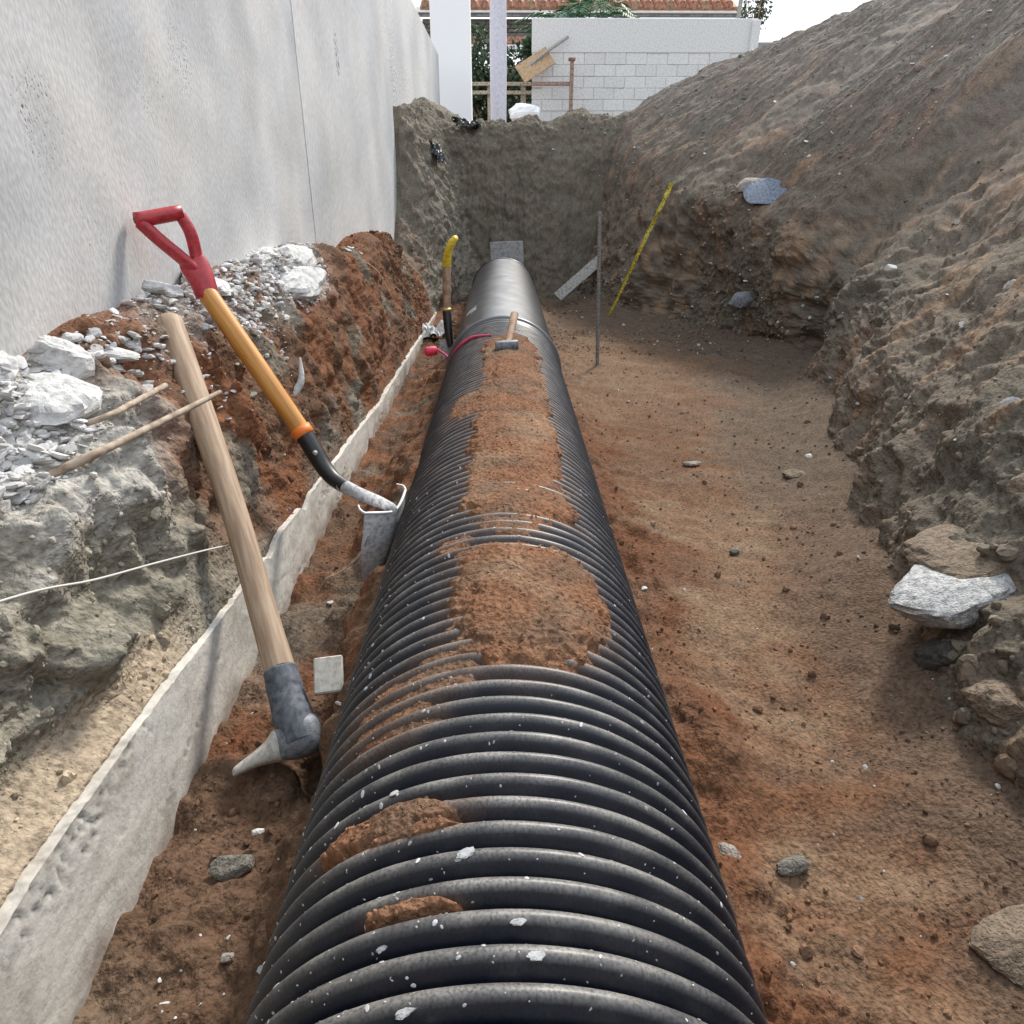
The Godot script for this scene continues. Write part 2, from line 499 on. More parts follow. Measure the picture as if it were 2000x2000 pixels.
func build_ground() -> void:
	var rows := build_rows(1.0062)
	var nv := rows.size()
	# trench floor
	var nu := 300
	var pos := PackedVector3Array()
	pos.resize(nu * nv)
	for j in nv:
		var d := rows[j]
		var toe := table(BANK, d, 1)
		for i in nu:
			var x := lerpf(-0.66, toe + lerpf(0.12, 1.3, sm(7.6, 8.4, d)), float(i) / (nu - 1))
			pos[j * nu + i] = Vector3(x, floor_y(x, d), -d)
	pos = displaced(pos, nu, nv, floor_disp)
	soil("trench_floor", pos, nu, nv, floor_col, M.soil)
	# right bank and spoil heap
	nu = 330
	pos = PackedVector3Array()
	pos.resize(nu * nv)
	for j in nv:
		var d := rows[j]
		var b := [Vector2(table(BANK, d, 1), -0.08), Vector2(table(BANK, d, 1) + 0.01, 0.05), Vector2(table(BANK, d, 2), 0.35), Vector2(table(BANK, d, 3), table(BANK, d, 4)), Vector2(table(BANK, d, 5), table(BANK, d, 6)), Vector2(table(BANK, d, 5) + 3.0, table(BANK, d, 6) - 0.9)]
		if b[3].y < 0.6: b[3].y = 0.6
		b[2].y = minf(0.35, b[3].y * 0.55)
		var drop := sm(9.5, 11.5, d)
		var ust := [0.0, 0.06, 0.26, 0.48, 0.93, 1.0]
		for i in nu:
			var u := float(i) / (nu - 1)
			var k := 0
			while k < 4 and u > ust[k + 1]: k += 1
			var f: float = (u - ust[k]) / (ust[k + 1] - ust[k])
			var p0: Vector2 = b[maxi(k - 1, 0)]
			var p1: Vector2 = b[k]
			var p2: Vector2 = b[k + 1]
			var p3: Vector2 = b[mini(k + 2, 5)]
			var q: Vector2
			if k == 2:
				q = p1.cubic_interpolate(p2, p0, p2 + (p3 - p2) * 0.25, f)
			elif k == 3:
				q = p1.cubic_interpolate(p2, p1 + (p0 - p1) * 1.2, p3, f).lerp(p1.lerp(p2, f), 0.6)
			else:
				q = p1.lerp(p2, f)
			if q.y > 1.86: q.y = lerpf(q.y, 1.86, drop)
			pos[j * nu + i] = Vector3(q.x, q.y, -d)
	pos = displaced(pos, nu, nv, bank_disp)
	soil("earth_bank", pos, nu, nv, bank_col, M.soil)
	# left bank between the footing and the wall
	nu = 220
	pos = PackedVector3Array()
	pos.resize(nu * nv)
	for j in nv:
		var d := rows[j]
		var fx := lerpf(-0.625, -0.22, sm(7.2, 8.3, d))
		var wob := 0.06 * nA.get_noise_2d(d * 1.1, 8.0) * sm(0.0, 0.5, d)
		var b := [Vector2(WALL_X - 0.06, table(LEFT, d, 8)), Vector2(WALL_X + 0.04, table(LEFT, d, 8)), Vector2(table(LEFT, d, 6), table(LEFT, d, 7) + wob), Vector2(table(LEFT, d, 4), table(LEFT, d, 5) + wob), Vector2(table(LEFT, d, 2), table(LEFT, d, 3)), Vector2(fx - 0.012, table(LEFT, d, 1) + 0.004), Vector2(fx - 0.03, table(LEFT, d, 1) - 0.1)]
		var ust := [0.0, 0.10, 0.36, 0.62, 0.82, 0.97, 1.0]
		for i in nu:
			var u := float(i) / (nu - 1)
			var k := 0
			while k < 5 and u > ust[k + 1]: k += 1
			var f: float = (u - ust[k]) / (ust[k + 1] - ust[k])
			var q: Vector2 = b[k].cubic_interpolate(b[k + 1], b[maxi(k - 1, 0)], b[mini(k + 2, 6)], f) if k >= 1 and k <= 3 else b[k].lerp(b[k + 1], f)
			pos[j * nu + i] = Vector3(q.x, q.y, -d)
	pos = displaced(pos, nu, nv, left_disp)
	soil("rubble_bank", pos, nu, nv, left_col, M.soil)
	# the level ground beyond the trench, out to the horizon
	var st := new_st()
	for r in [[-150.0, 150.0, -12.6, -300.0], [-150.0, -1.25, 120.0, -12.6], [7.0, 150.0, 120.0, -12.6], [-1.25, 7.0, 120.0, 1.45]]:
		quad(st, V(r[0], 1.80, r[2]), V(r[1], 1.80, r[2]), V(r[1], 1.80, r[3]), V(r[0], 1.80, r[3]))
	st.generate_normals()
	put("ground", st.commit(), M.far_ground).set_meta("kind", "structure")

func lump_mesh(seed_: int) -> ArrayMesh:
	return rock_mesh(seed_, Vector3(1.2, 0.95, 1.2), 9, 0.2, 12, 0.85, 0.45, 0.85)

func scatter() -> void:
	rng.seed = 77
	var lumps := [lump_mesh(3), lump_mesh(8), lump_mesh(21)]
	var xf := [[], [], []]
	var cs := [[], [], []]
	var counts := [15000, 15000, 11000]
	for s in 3:
		var pos: PackedVector3Array = scatter_from[s][0]
		var col: PackedColorArray = scatter_from[s][1]
		var nu: int = scatter_from[s][2]
		var nv: int = scatter_from[s][3]
		for k in counts[s]:
			var j := rng.randi_range(22, nv - 30)
			var i := rng.randi_range(2, nu - 3)
			var p := pos[j * nu + i]
			if s == 0 and absf(p.x) < 0.27: continue
			if s == 0 and p.x < -0.60: continue
			var dens := nA.get_noise_3dv(p * 2.6 + Vector3(4, 4, 4))
			if dens < rng.randf_range(-0.45, 0.35): continue
			var size := 0.003 + 0.009 * pow(rng.randf(), 3.0)
			if rng.randf() < 0.05: size *= 2.0
			if s == 1: size *= 1.25
			size *= 1.0 + 0.12 * minf(-p.z, 6.0)
			var b := Basis.from_euler(Vector3(rng.randf() * TAU, rng.randf() * TAU, rng.randf() * TAU)).scaled(Vector3.ONE * size)
			var w := rng.randi() % 3
			xf[w].append(Transform3D(b, p + Vector3(0, size * 0.12, 0)))
			var c := col[j * nu + i]
			var v := rng.randf_range(0.75, 1.35)
			if rng.randf() < 0.035:
				c = Color(0.55, 0.53, 0.5); v = rng.randf_range(0.6, 1.1)
			cs[w].append(Color(c.r * v, c.g * v, c.b * v))
	for s in [1, 1, 0, 2]:
		var pos: PackedVector3Array = scatter_from[s][0]
		var col: PackedColorArray = scatter_from[s][1]
		var nu: int = scatter_from[s][2]
		var nv: int = scatter_from[s][3]
		for k in 420:
			var j := rng.randi_range(30, nv - 200)
			var i := rng.randi_range(2, nu - 3)
			if s == 1 and rng.randf() < 0.5: i = rng.randi_range(20, int(nu * 0.35))
			var p := pos[j * nu + i]
			if s == 0 and p.x < table(BANK, -p.z, 1) - 0.30 and not (p.x > 0.3 and p.x < 0.42): continue
			if s == 2 and p.x > -0.66: continue
			var size := 0.014 + 0.045 * pow(rng.randf(), 3.0)
			if s != 1: size *= 0.6
			var b := Basis.from_euler(Vector3(rng.randf() * TAU, rng.randf() * TAU, rng.randf() * TAU)).scaled(Vector3.ONE * size)
			var w := rng.randi() % 3
			xf[w].append(Transform3D(b, p))
			var c := col[j * nu + i]
			var v := rng.randf_range(0.8, 1.3)
			cs[w].append(Color(c.r * v, c.g * v, c.b * v))
	for w in 3:
		multi("soil_clods", lumps[w], M.clod, xf[w], cs[w])

func multi(called: String, mesh: Mesh, m: Material, xf: Array, cs: Array, parent: Node = null) -> MultiMeshInstance3D:
	var mm := MultiMesh.new()
	mm.transform_format = MultiMesh.TRANSFORM_3D
	mm.use_colors = cs.size() > 0
	mm.mesh = mesh
	mm.instance_count = xf.size()
	for i in xf.size():
		mm.set_instance_transform(i, xf[i])
		if cs.size(): mm.set_instance_color(i, cs[i])
	var o := MultiMeshInstance3D.new()
	o.multimesh = mm
	o.material_override = m
	if parent:
		o.name = called
		parent.add_child(o, true)
	else:
		o.name = numbered(called)
		add_child(o)
	if parent is Node3D: o.position = -parent.position
	o.set_meta("kind", "stuff")
	return o

# ---------------------------------------------------------------- the pipe
func rib_r(t: float) -> float:   # t: 0..1 over one pitch, crest at 0.5
	var c := absf(cos(PI * (t - 0.5)))
	return PIPE_R - 0.027 + 0.027 * pow(c, 0.66)

func pipe_p(a: float, r: float, d: float) -> Vector3:
	return Vector3(sin(a) * r * PIPE_E, PIPE_Y + cos(a) * r, -d)

func build_pipe() -> void:
	var root := thing("corrugated_pipe", "long black corrugated plastic drain pipe with dusty, cement-splashed ribs", "pipe", Vector3(0, PIPE_Y - PIPE_R, -2.0))
	var first := -14
	var last := int((JOINT - 0.12 - RIB0) / PITCH)
	var na := 132
	var ts := [0.0, 0.04, 0.1, 0.17, 0.25, 0.34, 0.43, 0.5, 0.57, 0.66, 0.75, 0.83, 0.9, 0.96, 1.0]
	for k in range(first, last + 1):
		var d0 := RIB0 + (k - 0.5) * PITCH
		var pos := PackedVector3Array()
		var col := PackedColorArray()
		for t in ts:
			var d: float = d0 + t * PITCH
			for i in na:
				var a := -PI * (1.0 - 2.0 * i / (na - 1))
				var wob := 0.0012 * nA.get_noise_3d(sin(a) * 2.0, k * 0.7, cos(a) * 2.0)
				var p := pipe_p(a, rib_r(t) + wob * sm(0.0, 0.3, 0.5 - absf(t - 0.5)), d)
				pos.append(p)
				# dusty crown and rib backs, plus sky sheen painted along the crests
				var crown := sm(0.35, 1.0, cos(a))
				var back := sm(0.42, 0.62, t) * sm(1.0, 0.86, t)
				var n1 := nF.get_noise_3dv(p * 14.0)
				var n2 := nF.get_noise_3dv(Vector3(p.x * 9.0, p.y * 9.0, p.z * 60.0))
				var dust_and_sheen := (0.22 + 0.78 * sm(0.45, 0.95, cos(a))) * sm(0.22, 0.44, t) * sm(0.98, 0.84, t) * (0.80 + 0.35 * n2) + 0.05 * sm(0.0, 0.6, n1) + 0.08 * sm(0.15, 0.6, n2) * (0.3 + back) + 0.10 * crown * back
				dust_and_sheen *= 0.75 + 0.5 * n1
				var redness := sm(1.0, 1.9, -p.z)
				var c := Vector3(0.009, 0.0125, 0.024).lerp(Vector3(0.275, 0.262, 0.242).lerp(Vector3(0.27, 0.225, 0.195), redness * 0.7), clampf(dust_and_sheen, 0.0, 1.0))
				if d > 0.45 and absf(a) < 1.3: c = c.lerp(speck3(p, RUST.lerp(TAN, 0.35)), 0.5 * soil_on_pipe(a, d).y * (0.55 + 0.45 * sm(0.35, 0.65, t)))
				col.append(Color(c.x, c.y, c.z))
		put("rib", grid(pos, na, ts.size(), col), M.pipe, root, -root.position)
	# plain spigot, sealing ring and a bell behind the last rib
	var prof := [[JOINT - 0.14, 0.279], [JOINT - 0.135, 0.298], [JOINT - 0.10, 0.300], [JOINT - 0.095, 0.292], [JOINT - 0.07, 0.292], [JOINT - 0.065, 0.300], [JOINT - 0.03, 0.301]]
	put("spigot", ring_mesh(prof, 128, V(0.03, 0.032, 0.038), 0.0), M.pipe_smooth, root, -root.position)
	prof = [[JOINT - 0.03, 0.300], [JOINT - 0.028, 0.309], [JOINT - 0.02, 0.313], [JOINT - 0.005, 0.313], [JOINT + 0.004, 0.307], [JOINT + 0.012, 0.306]]
	put("sealing_ring", ring_mesh(prof, 128, V(0.10, 0.105, 0.115), 0.0), M.pipe_smooth, root, -root.position)
	# cement splashes
	rng.seed = 5
	var drop := rock_mesh(4, Vector3.ONE, 20, 0.2, 10, 0.4)
	var xf := []
	var cs := []
	for k in 1500:
		var d := 0.36 + 1.5 * pow(rng.randf(), 1.5)
		var a := rng.randf_range(-1.35, 1.2)
		if rng.randf() < 0.35: a = rng.randf_range(-1.3, -0.2)
		var f := fposmod((d - RIB0) / PITCH + 0.5, 1.0)
		if f < 0.08 or f > 0.92: continue
		var r := rib_r(f)
		var p := pipe_p(a, r, d)
		var nn := Vector3(sin(a) / PIPE_E, cos(a), -(rib_r(f + 0.02) - rib_r(f - 0.02)) / (0.04 * PITCH) * -1.0)
		nn = nn.normalized()
		var size := 0.0012 + 0.0032 * pow(rng.randf(), 4.0)
		if rng.randf() < 0.012: size *= 2.4
		var u := nn
		var s := u.cross(Vector3(rng.randf() - .5, rng.randf() - .5, rng.randf() - .5)).normalized()
		var w := u.cross(s)
		xf.append(Transform3D(Basis(s * size * rng.randf_range(0.8, 1.6) * 2.0, u * size * 0.5, w * size * 1.5), p))
		var g := rng.randf_range(0.25, 0.62)
		cs.append(Color(g, g, g * 1.03))
	multi("cement_splash", drop, M.clod, xf, cs, root)
	for b in [[-0.14, 0.555, 0.011], [-0.155, 0.553, 0.006], [-0.165, 0.549, 0.004], [-0.085, 0.83, 0.008], [-0.30, 0.40, 0.010], [-0.62, 0.405, 0.008], [0.04, 0.475, 0.009], [0.09, 0.44, 0.010], [-0.42, 0.47, 0.007]]:
		var f := fposmod((b[1] - RIB0) / PITCH + 0.5, 1.0)
		var sp := put("cement_blot", rock_mesh(int(b[1] * 1000), Vector3(b[2] * 2.0, 0.003, b[2] * 1.2), 16, 0.45, 20, 0.3), M.cement, root, pipe_p(b[0], rib_r(f) + 0.0006, b[1]) - root.position)
		sp.rotation = Vector3(0, 0.3, -b[0])

	# the next length, with a smooth outer wall
	var far := thing("smooth_pipe", "glossy black smooth-walled pipe length beyond the joint, running to the end of the trench", "pipe", Vector3(0, PIPE_Y - PIPE_R, -5.8))
	prof = [[JOINT + 0.012, 0.270], [JOINT + 0.013, 0.296], [JOINT + 0.02, 0.299]]
	var d := JOINT + 0.03
	while d < 7.55:
		prof.append([d, 0.2985 + 0.0006 * nA.get_noise_1d(d * 9.0)])
		prof.append([d + 0.10, 0.2988])
		prof.append([d + 0.108, 0.2972])
		prof.append([d + 0.116, 0.2988])
		d += 0.125
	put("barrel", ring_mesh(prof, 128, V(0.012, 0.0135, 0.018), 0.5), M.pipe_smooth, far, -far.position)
	prof = [[7.56, 0.298], [7.565, 0.306], [7.60, 0.306], [7.605, 0.30], [7.606, 0.27], [7.2, 0.268]]
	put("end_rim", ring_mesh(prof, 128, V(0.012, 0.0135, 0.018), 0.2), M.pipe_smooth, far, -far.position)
	for b in [[-0.72, 4.75, 0.05], [-0.66, 4.66, 0.03]]:
		var sp := put("cement_blot", rock_mesh(int(b[1] * 100), Vector3(b[2] * 2.0, 0.004, b[2]), 16, 0.5, 22, 0.3), M.cement, far, pipe_p(b[0], 0.299, b[1]) - far.position)
		sp.rotation = Vector3(0, 0.2, -b[0])

func ring_mesh(prof: Array, na: int, base: Vector3, dust_and_sheen: float) -> ArrayMesh:
	var pos := PackedVector3Array()
	var col := PackedColorArray()
	for q in prof:
		for i in na:
			var a := -PI * (1.0 - 2.0 * i / (na - 1))
			var p := pipe_p(a, q[1], q[0])
			pos.append(p)
			var n1 := nF.get_noise_3dv(p * 6.0)
			var c := base.lerp(Vector3(0.40, 0.40, 0.40), dust_and_sheen * (0.10 * sm(-0.2, 0.7, n1) + 1.7 * pow(maxf(cos(a - 0.06), 0.0), 15.0) * (0.85 + 0.3 * n1)))  # bright strip along the crown is a highlight painted into the colour
			col.append(Color(c.x, c.y, c.z))
	return grid(pos, na, prof.size(), col)

const PATCHES := [
		[1.08, 0.21, 0.12, 0.52, 0.040], [1.20, 0.12, 0.0, 0.36, 0.034], [0.955, 0.07, 0.1, 0.45, 0.030], [0.85, 0.09, -0.62, 0.34, 0.022], [0.90, 0.07, -0.35, 0.28, 0.023], [0.80, 0.04, -0.52, 0.24, 0.020],
			[0.625, 0.026, -0.50, 0.40, 0.031], [0.60, 0.012, -0.36, 0.24, 0.030], [0.503, 0.011, -0.34, 0.19, 0.027],
		[1.33, 0.05, -0.35, 0.18, 0.024],
		[1.42, 0.10, 0.05, 0.30, 0.026], [1.50, 0.10, 0.30, 0.16, 0.030], [2.25, 0.25, 0.33, 0.2, 0.036], [2.7, 0.4, 0.15, 0.36, 0.040], [3.05, 0.5, 0.18, 0.36, 0.042], [2.35, 0.2, 0.0, 0.4, 0.034],
		[1.12, 0.2, 0.30, 0.40, 0.040], [1.60, 0.13, 0.10, 0.40, 0.028], [1.80, 0.12, 0.14, 0.38, 0.036], [1.95, 0.10, 0.02, 0.42, 0.027], [2.15, 0.16, 0.10, 0.48, 0.021], [2.02, 0.1, 0.36, 0.24, 0.032], [2.5, 0.25, 0.10, 0.42, 0.036], [2.9, 0.3, 0.17, 0.36, 0.040], [3.25, 0.25, 0.20, 0.32, 0.042], [3.45, 0.12, 0.18, 0.28, 0.040], [2.4, 0.2, -0.4, 0.3, 0.028]]

# how deep the spilled soil lies over the valley between two ribs; x: depth, y: 0..1 share of soil film
func soil_on_pipe(a: float, d: float) -> Vector2:
	var q := Vector3(a * 0.3, 0.0, d)
	var edge := 0.30 * nA.get_noise_3dv(q * 9.0) + 0.22 * nA.get_noise_3dv(q * 30.0)
	var amt := 0.0
	var film := 0.0
	for p in PATCHES:
		if absf(d - p[0]) > p[1] * 1.8: continue
		var e: float = 1.0 - pow((d - p[0]) / p[1], 2) - pow((a - p[2]) / p[3], 2) + edge * 1.1
		amt = maxf(amt, (p[4] + 0.002) * sm(-0.35, 0.7, e))
		film = maxf(film, sm(-0.6, 0.4, e))
	var e2 := 1.0 - pow((a - 0.12) / 0.46, 2) + edge * 1.3
	var along := sm(0.95, 1.06, d) * sm(3.6, 3.4, d) * (1.0 - exp(-pow((d - 1.37) / 0.06, 2)))
	amt = maxf(amt, (0.0355 + 0.010 * nA.get_noise_1d(d * 2.6 + 40.0)) * sm(-0.4, 0.5, e2) * along)
	film = maxf(film, sm(-1.0, 0.5, e2) * along)
	return Vector2(amt, film)

func build_pipe_soil() -> void:
	var nu := 250
	var ds := PackedFloat32Array()
	var d := 0.46
	while d < 3.75:
		ds.append(d)
		d *= 1.0034
	var nv := ds.size()
	var pos := PackedVector3Array()
	var col := PackedColorArray()
	var keep := PackedByteArray()
	for j in nv:
		d = ds[j]
		for i in nu:
			var a := lerpf(-1.25, 0.95, float(i) / (nu - 1))
			var q := Vector3(a * 0.3, 0.0, d)
			var amt := soil_on_pipe(a, d).x
			var h := PIPE_R - 0.030 + amt
			h += amt * (0.16 * nA.get_noise_3dv(q * 12.0) + 0.10 * (clod(q * 70.0) - 0.4) + 0.08 * nA.get_noise_3dv(q * 120.0))
			keep.append(1 if h > PIPE_R - 0.0285 else 0)
			var w := pipe_p(a, h, d)
			pos.append(w)
			var c := RUST.lerp(BROWN * 1.2, sm(-0.3, 0.5, nA.get_noise_3dv(q * 5.0))).lerp(TAN, 0.5 * sm(0.0, 0.6, nA.get_noise_3dv(q * 3.0 + Vector3(5, 5, 5))))
			col.append(speck(w, c))
	var o := put("spilled_soil", grid(pos, nu, nv, col, PackedVector2Array(), keep), M.soil)
	tag(o, "loose red soil spilled along the top of the black ribbed pipe", "soil", "", "stuff")
	# crumbs on it and around it
	rng.seed = 12
	var xf := []
	var cs := []
	for k in 9000:
		var i := rng.randi_range(0, pos.size() - 1)
		if keep[i] == 0: continue
		var s := 0.0015 + 0.005 * pow(rng.randf(), 3.0)
		xf.append(Transform3D(Basis.from_euler(Vector3(rng.randf() * 6, rng.randf() * 6, 0)).scaled(Vector3.ONE * s), pos[i]))
		var v := rng.randf_range(0.7, 1.4)
		cs.append(Color(col[i].r * v, col[i].g * v, col[i].b * v))
	var mm := multi("soil_crumbs", lump_mesh(31), M.clod, xf, cs)
	tag(mm, "small crumbs of red soil on the spilled soil", "soil", "", "stuff")

# ---------------------------------------------------------------- concrete
func byte_noise(seed_: int, w: int, h: int, fx: float, fy: float, oct := 4) -> PackedByteArray:
	# noise stretched by making it small and enlarging it
	var n := FastNoiseLite.new()
	n.seed = seed_
	n.noise_type = FastNoiseLite.TYPE_SIMPLEX_SMOOTH
	n.frequency = 1.0
	n.fractal_octaves = oct
	var sw := maxi(8, int(w * minf(1.0, fx * 8.0)))
	var sh := maxi(8, int(h * minf(1.0, fy * 8.0)))
	n.frequency = fx * w / sw
	var im := Image.create(sw, sh, false, Image.FORMAT_L8)
	var fy2 := fy * h / sh / n.frequency
	var data := PackedByteArray()
	data.resize(sw * sh)
	for y in sh:
		for x in sw:
			data[y * sw + x] = clampi(int(127.5 + 127.5 * n.get_noise_2d(x, y * fy2)), 0, 255)
	im = Image.create_from_data(sw, sh, false, Image.FORMAT_L8, data)
	im.resize(w, h, Image.INTERPOLATE_CUBIC)
	return im.get_data()

func wall_texture(seed_: int, w: int, h: int, spots: Array) -> Array:
	var streak := byte_noise(seed_, w, h, 0.05, 0.002, 3)
	var blot := byte_noise(seed_ + 1, w, h, 0.004, 0.006, 5)
	var fine := byte_noise(seed_ + 2, w, h, 0.125, 0.09, 2)
	var pit := byte_noise(seed_ + 3, w, h, 0.2, 0.16, 3)
	var zone := byte_noise(seed_ + 4, w, h, 0.003, 0.0035, 4)
	var rgb := PackedByteArray()
	rgb.resize(w * h * 3)
	var bump := PackedByteArray()
	bump.resize(w * h)
	var add := PackedByteArray()
	add.resize(w * h)
	for s in spots:
		for y in range(maxi(0, s[1] - s[3] * 2), mini(h, s[1] + s[3] * 2)):
			for x in range(maxi(0, s[0] - s[2] * 2), mini(w, s[0] + s[2] * 2)):
				var e := 1.0 - sqrt(pow((x - s[0]) / float(s[2]), 2) + pow((y - s[1]) / float(s[3]), 2))
				if e > -1.0:
					var i2: int = y * w + x
					add[i2] = maxi(add[i2], int(clampf((e + 0.6) * 1.2, 0, 1) * s[4]))
	for i in w * h:
		var v := 212.0 + (streak[i] - 127) * 0.03 + (blot[i] - 127) * 0.17 + (zone[i] - 127) * 0.14 + (fine[i] - 127) * 0.13
		var warm := (zone[i] - 127) * 0.025
		var b := 190 + (fine[i] - 127) / 4
		var thr := 228 - add[i] * blot[i] / 128 - maxi(0, zone[i] - 150) / 3
		if pit[i] > thr:
			var k := minf(1.0, (pit[i] - thr) / 26.0)
			v = lerpf(v, 92.0 + (fine[i] - 127) * 0.6, k * 0.75)  # pit shade is darkened into the colour as well as the bump
			b -= int(130 * k)
		rgb[i * 3] = clampi(int(v + warm), 0, 255)
		rgb[i * 3 + 1] = clampi(int(v), 0, 255)
		rgb[i * 3 + 2] = clampi(int(v - warm * 1.6), 0, 255)
		bump[i] = clampi(b, 0, 255)
	return [ImageTexture.create_from_image(Image.create_from_data(w, h, false, Image.FORMAT_RGB8, rgb)), ImageTexture.create_from_image(Image.create_from_data(w, h, false, Image.FORMAT_L8, bump))]

func wall_panel(d0: float, d1: float, y0: float, y1: float, x: float, bevel: float) -> ArrayMesh:
	# a slab whose front faces +x; u runs with depth, v from the top
	var st := new_st()
	st.set_smooth_group(-1)
	var xs := [x - 0.22, x - bevel, x]
	var put_q := func(a: Vector3, b: Vector3, c: Vector3, d: Vector3) -> void:
		for p in [a, c, b, a, d, c]:
			st.set_uv(Vector2((-p.z - d0) / (d1 - d0), (y1 - p.y) / (y1 - y0)))
			st.add_vertex(p)
	var e := bevel
	put_q.call(V(x, y0, -d0 - e), V(x, y0, -d1 + e), V(x, y1 - e, -d1 + e), V(x, y1 - e, -d0 - e))
	put_q.call(V(xs[1], y0, -d0), V(x, y0, -d0 - e), V(x, y1 - e, -d0 - e), V(xs[1], y1 - e, -d0))
	put_q.call(V(x, y0, -d1 + e), V(xs[1], y0, -d1), V(xs[1], y1 - e, -d1), V(x, y1 - e, -d1 + e))
	put_q.call(V(xs[0], y0, -d0), V(xs[1], y0, -d0), V(xs[1], y1, -d0), V(xs[0], y1, -d0))
	put_q.call(V(xs[1], y0, -d1), V(xs[0], y0, -d1), V(xs[0], y1, -d1), V(xs[1], y1, -d1))
	put_q.call(V(x, y1 - e, -d0 - e), V(x, y1 - e, -d1 + e), V(xs[1], y1, -d1), V(xs[1], y1, -d0))
	put_q.call(V(xs[1], y1, -d0), V(xs[1], y1, -d1), V(xs[0], y1, -d1), V(xs[0], y1, -d0))
	put_q.call(V(xs[0], y0, -d1), V(xs[0], y0, -d0), V(xs[0], y1, -d0), V(xs[0], y1, -d1))
	st.generate_normals()
	return st.commit()

func build_wall() -> void:
	var root := thing("concrete_wall", "tall bare grey concrete wall along the left of the trench, stained and pitted", "wall", Vector3(WALL_X, 0.0, -3.0))
	var spec := [
		[0.9, 4.1, 2048, 1280, [[560, 750, 45, 40, 58], [925, 690, 60, 40, 46], [640, 835, 50, 60, 36], [470, 690, 35, 25, 36], [1100, 650, 60, 50, 40], [1500, 860, 50, 60, 34], [430, 900, 160, 120, 14], [1300, 560, 90, 60, 24], [820, 560, 60, 40, 34], [1750, 900, 30, 60, 46]]],
		[4.1, 7.5, 1024, 640, [[110, 420, 8, 60, 60], [930, 300, 40, 240, 36], [300, 250, 20, 26, 60], [990, 200, 40, 400, 40]]],
		[7.5, 13.6, 1024, 640, [[120, 300, 170, 200, 62], [330, 380, 220, 160, 50], [600, 460, 260, 120, 40]]]]
	put("panel", wall_panel(-2.2, 0.9, 0.0, 3.1, WALL_X, 0.004), M.concrete, root, -root.position)
	var n := 0
	for s in spec:
		var t := wall_texture(40 + n * 10, s[2], s[3], s[4])
		var m := mat(grey(0.87), 0.88, {"albedo_texture": t[0], "heightmap_enabled": true, "heightmap_texture": t[1], "heightmap_scale": 0.35, "texture_repeat": false})
		put("panel", wall_panel(s[0] + 0.004, s[1] - 0.004, 0.0, 3.1, WALL_X - (0.0 if n < 2 else 0.03), 0.006), m, root, -root.position)
		n += 1

	# footing: a rough concrete strip whose broken top edge shows above the ditch
	var ft := thing("concrete_footing", "rough pale concrete footing strip with broken top edge below the rubble bank", "footing", Vector3(-0.62, 0.0, -2.5))
	var ds := []
	var d := -1.4
	while d < 6.9:
		ds.append(d)
		d += 0.004 + 0.005 * maxf(d, 0.0)
	for piece in 2:
		var nu := 14 if piece == 0 else 48
		var pos := PackedVector3Array()
		var col := PackedColorArray()
		for dd in ds:
			var top: float = table(LEFT, dd, 1) + 0.005 * nA.get_noise_2d(dd * 3.0, 2.0) + 0.012 * sm(1.8, 3.0, dd)
			# chipped arris
			top -= 0.008 * sm(0.25, 0.6, nA.get_noise_2d(dd * 9.0, 2.0)) + 0.003 * sm(0.1, 0.6, nA.get_noise_2d(dd * 40.0, 2.0))
			for g in [[1.70, 0.04, 0.02], [2.06, 0.04, 0.03]]:
				top -= g[2] * exp(-pow((dd - g[0]) / g[1], 2))
			for i in nu:
				var f := float(i) / (nu - 1)
				var p := V(lerpf(-0.76, -0.62, f), top + 0.004 * (1.0 - f), -dd) if piece == 0 else V(-0.62, lerpf(top, -0.08, f), -dd)
				var w := 0.003 * nA.get_noise_3dv(V(p.x, 0.3, p.z) * 2.0) + 0.0016 * nA.get_noise_3dv(p * V(10, 18, 6))
				var pit := sm(0.22, 0.46, nF.get_noise_3dv(Vector3(p.x * 60.0, p.y * 70.0, p.z * 38.0))) * 0.7 * sm(0.05, 0.45, nA.get_noise_3dv(Vector3(p.x * 3.0, p.y * 9.0, p.z * 2.6)))
				if piece == 1 and i > 0: p.x += 0.0016 * nA.get_noise_3dv(p * V(10, 18, 6)) - 0.005 * pit
				p.x += 0.003 * nA.get_noise_3dv(V(3.0, 0.3, p.z * 2.0))
				pos.append(p)
				var c := PALE * 1.30
				c = c.lerp(CLAY * 1.1, 0.5 * sm(0.1, 0.55, nA.get_noise_3dv(p * 5.0)))
				c = c.lerp(Vector3(0.13, 0.13, 0.12), 0.8 * pit)
				c *= 1.0 + 0.14 * nA.get_noise_3dv(Vector3(p.x * 6.0, p.y * 30.0, p.z * 4.0)) + 0.06 * nF.get_noise_3dv(p * 40.0)
				if piece == 0: c = c.lerp(SAND * 0.95, 0.75 * sm(1.0, 0.55, f + 0.3 * nA.get_noise_3dv(p * 7.0)))
				c = c.lerp(SAND * 0.7, 0.35 * sm(0.1, 0.5, nA.get_noise_3dv(p * 3.3 + V(4, 4, 4))))
				c = c.lerp(BROWN, 0.6 * sm(0.14, 0.06, p.y + 0.06 * nA.get_noise_3dv(p * 9.0)))
				col.append(Color(c.x, c.y, c.z))
		put("top_face" if piece == 0 else "front_face", grid(pos, nu, ds.size(), col), M.rough_vc, ft, -ft.position)

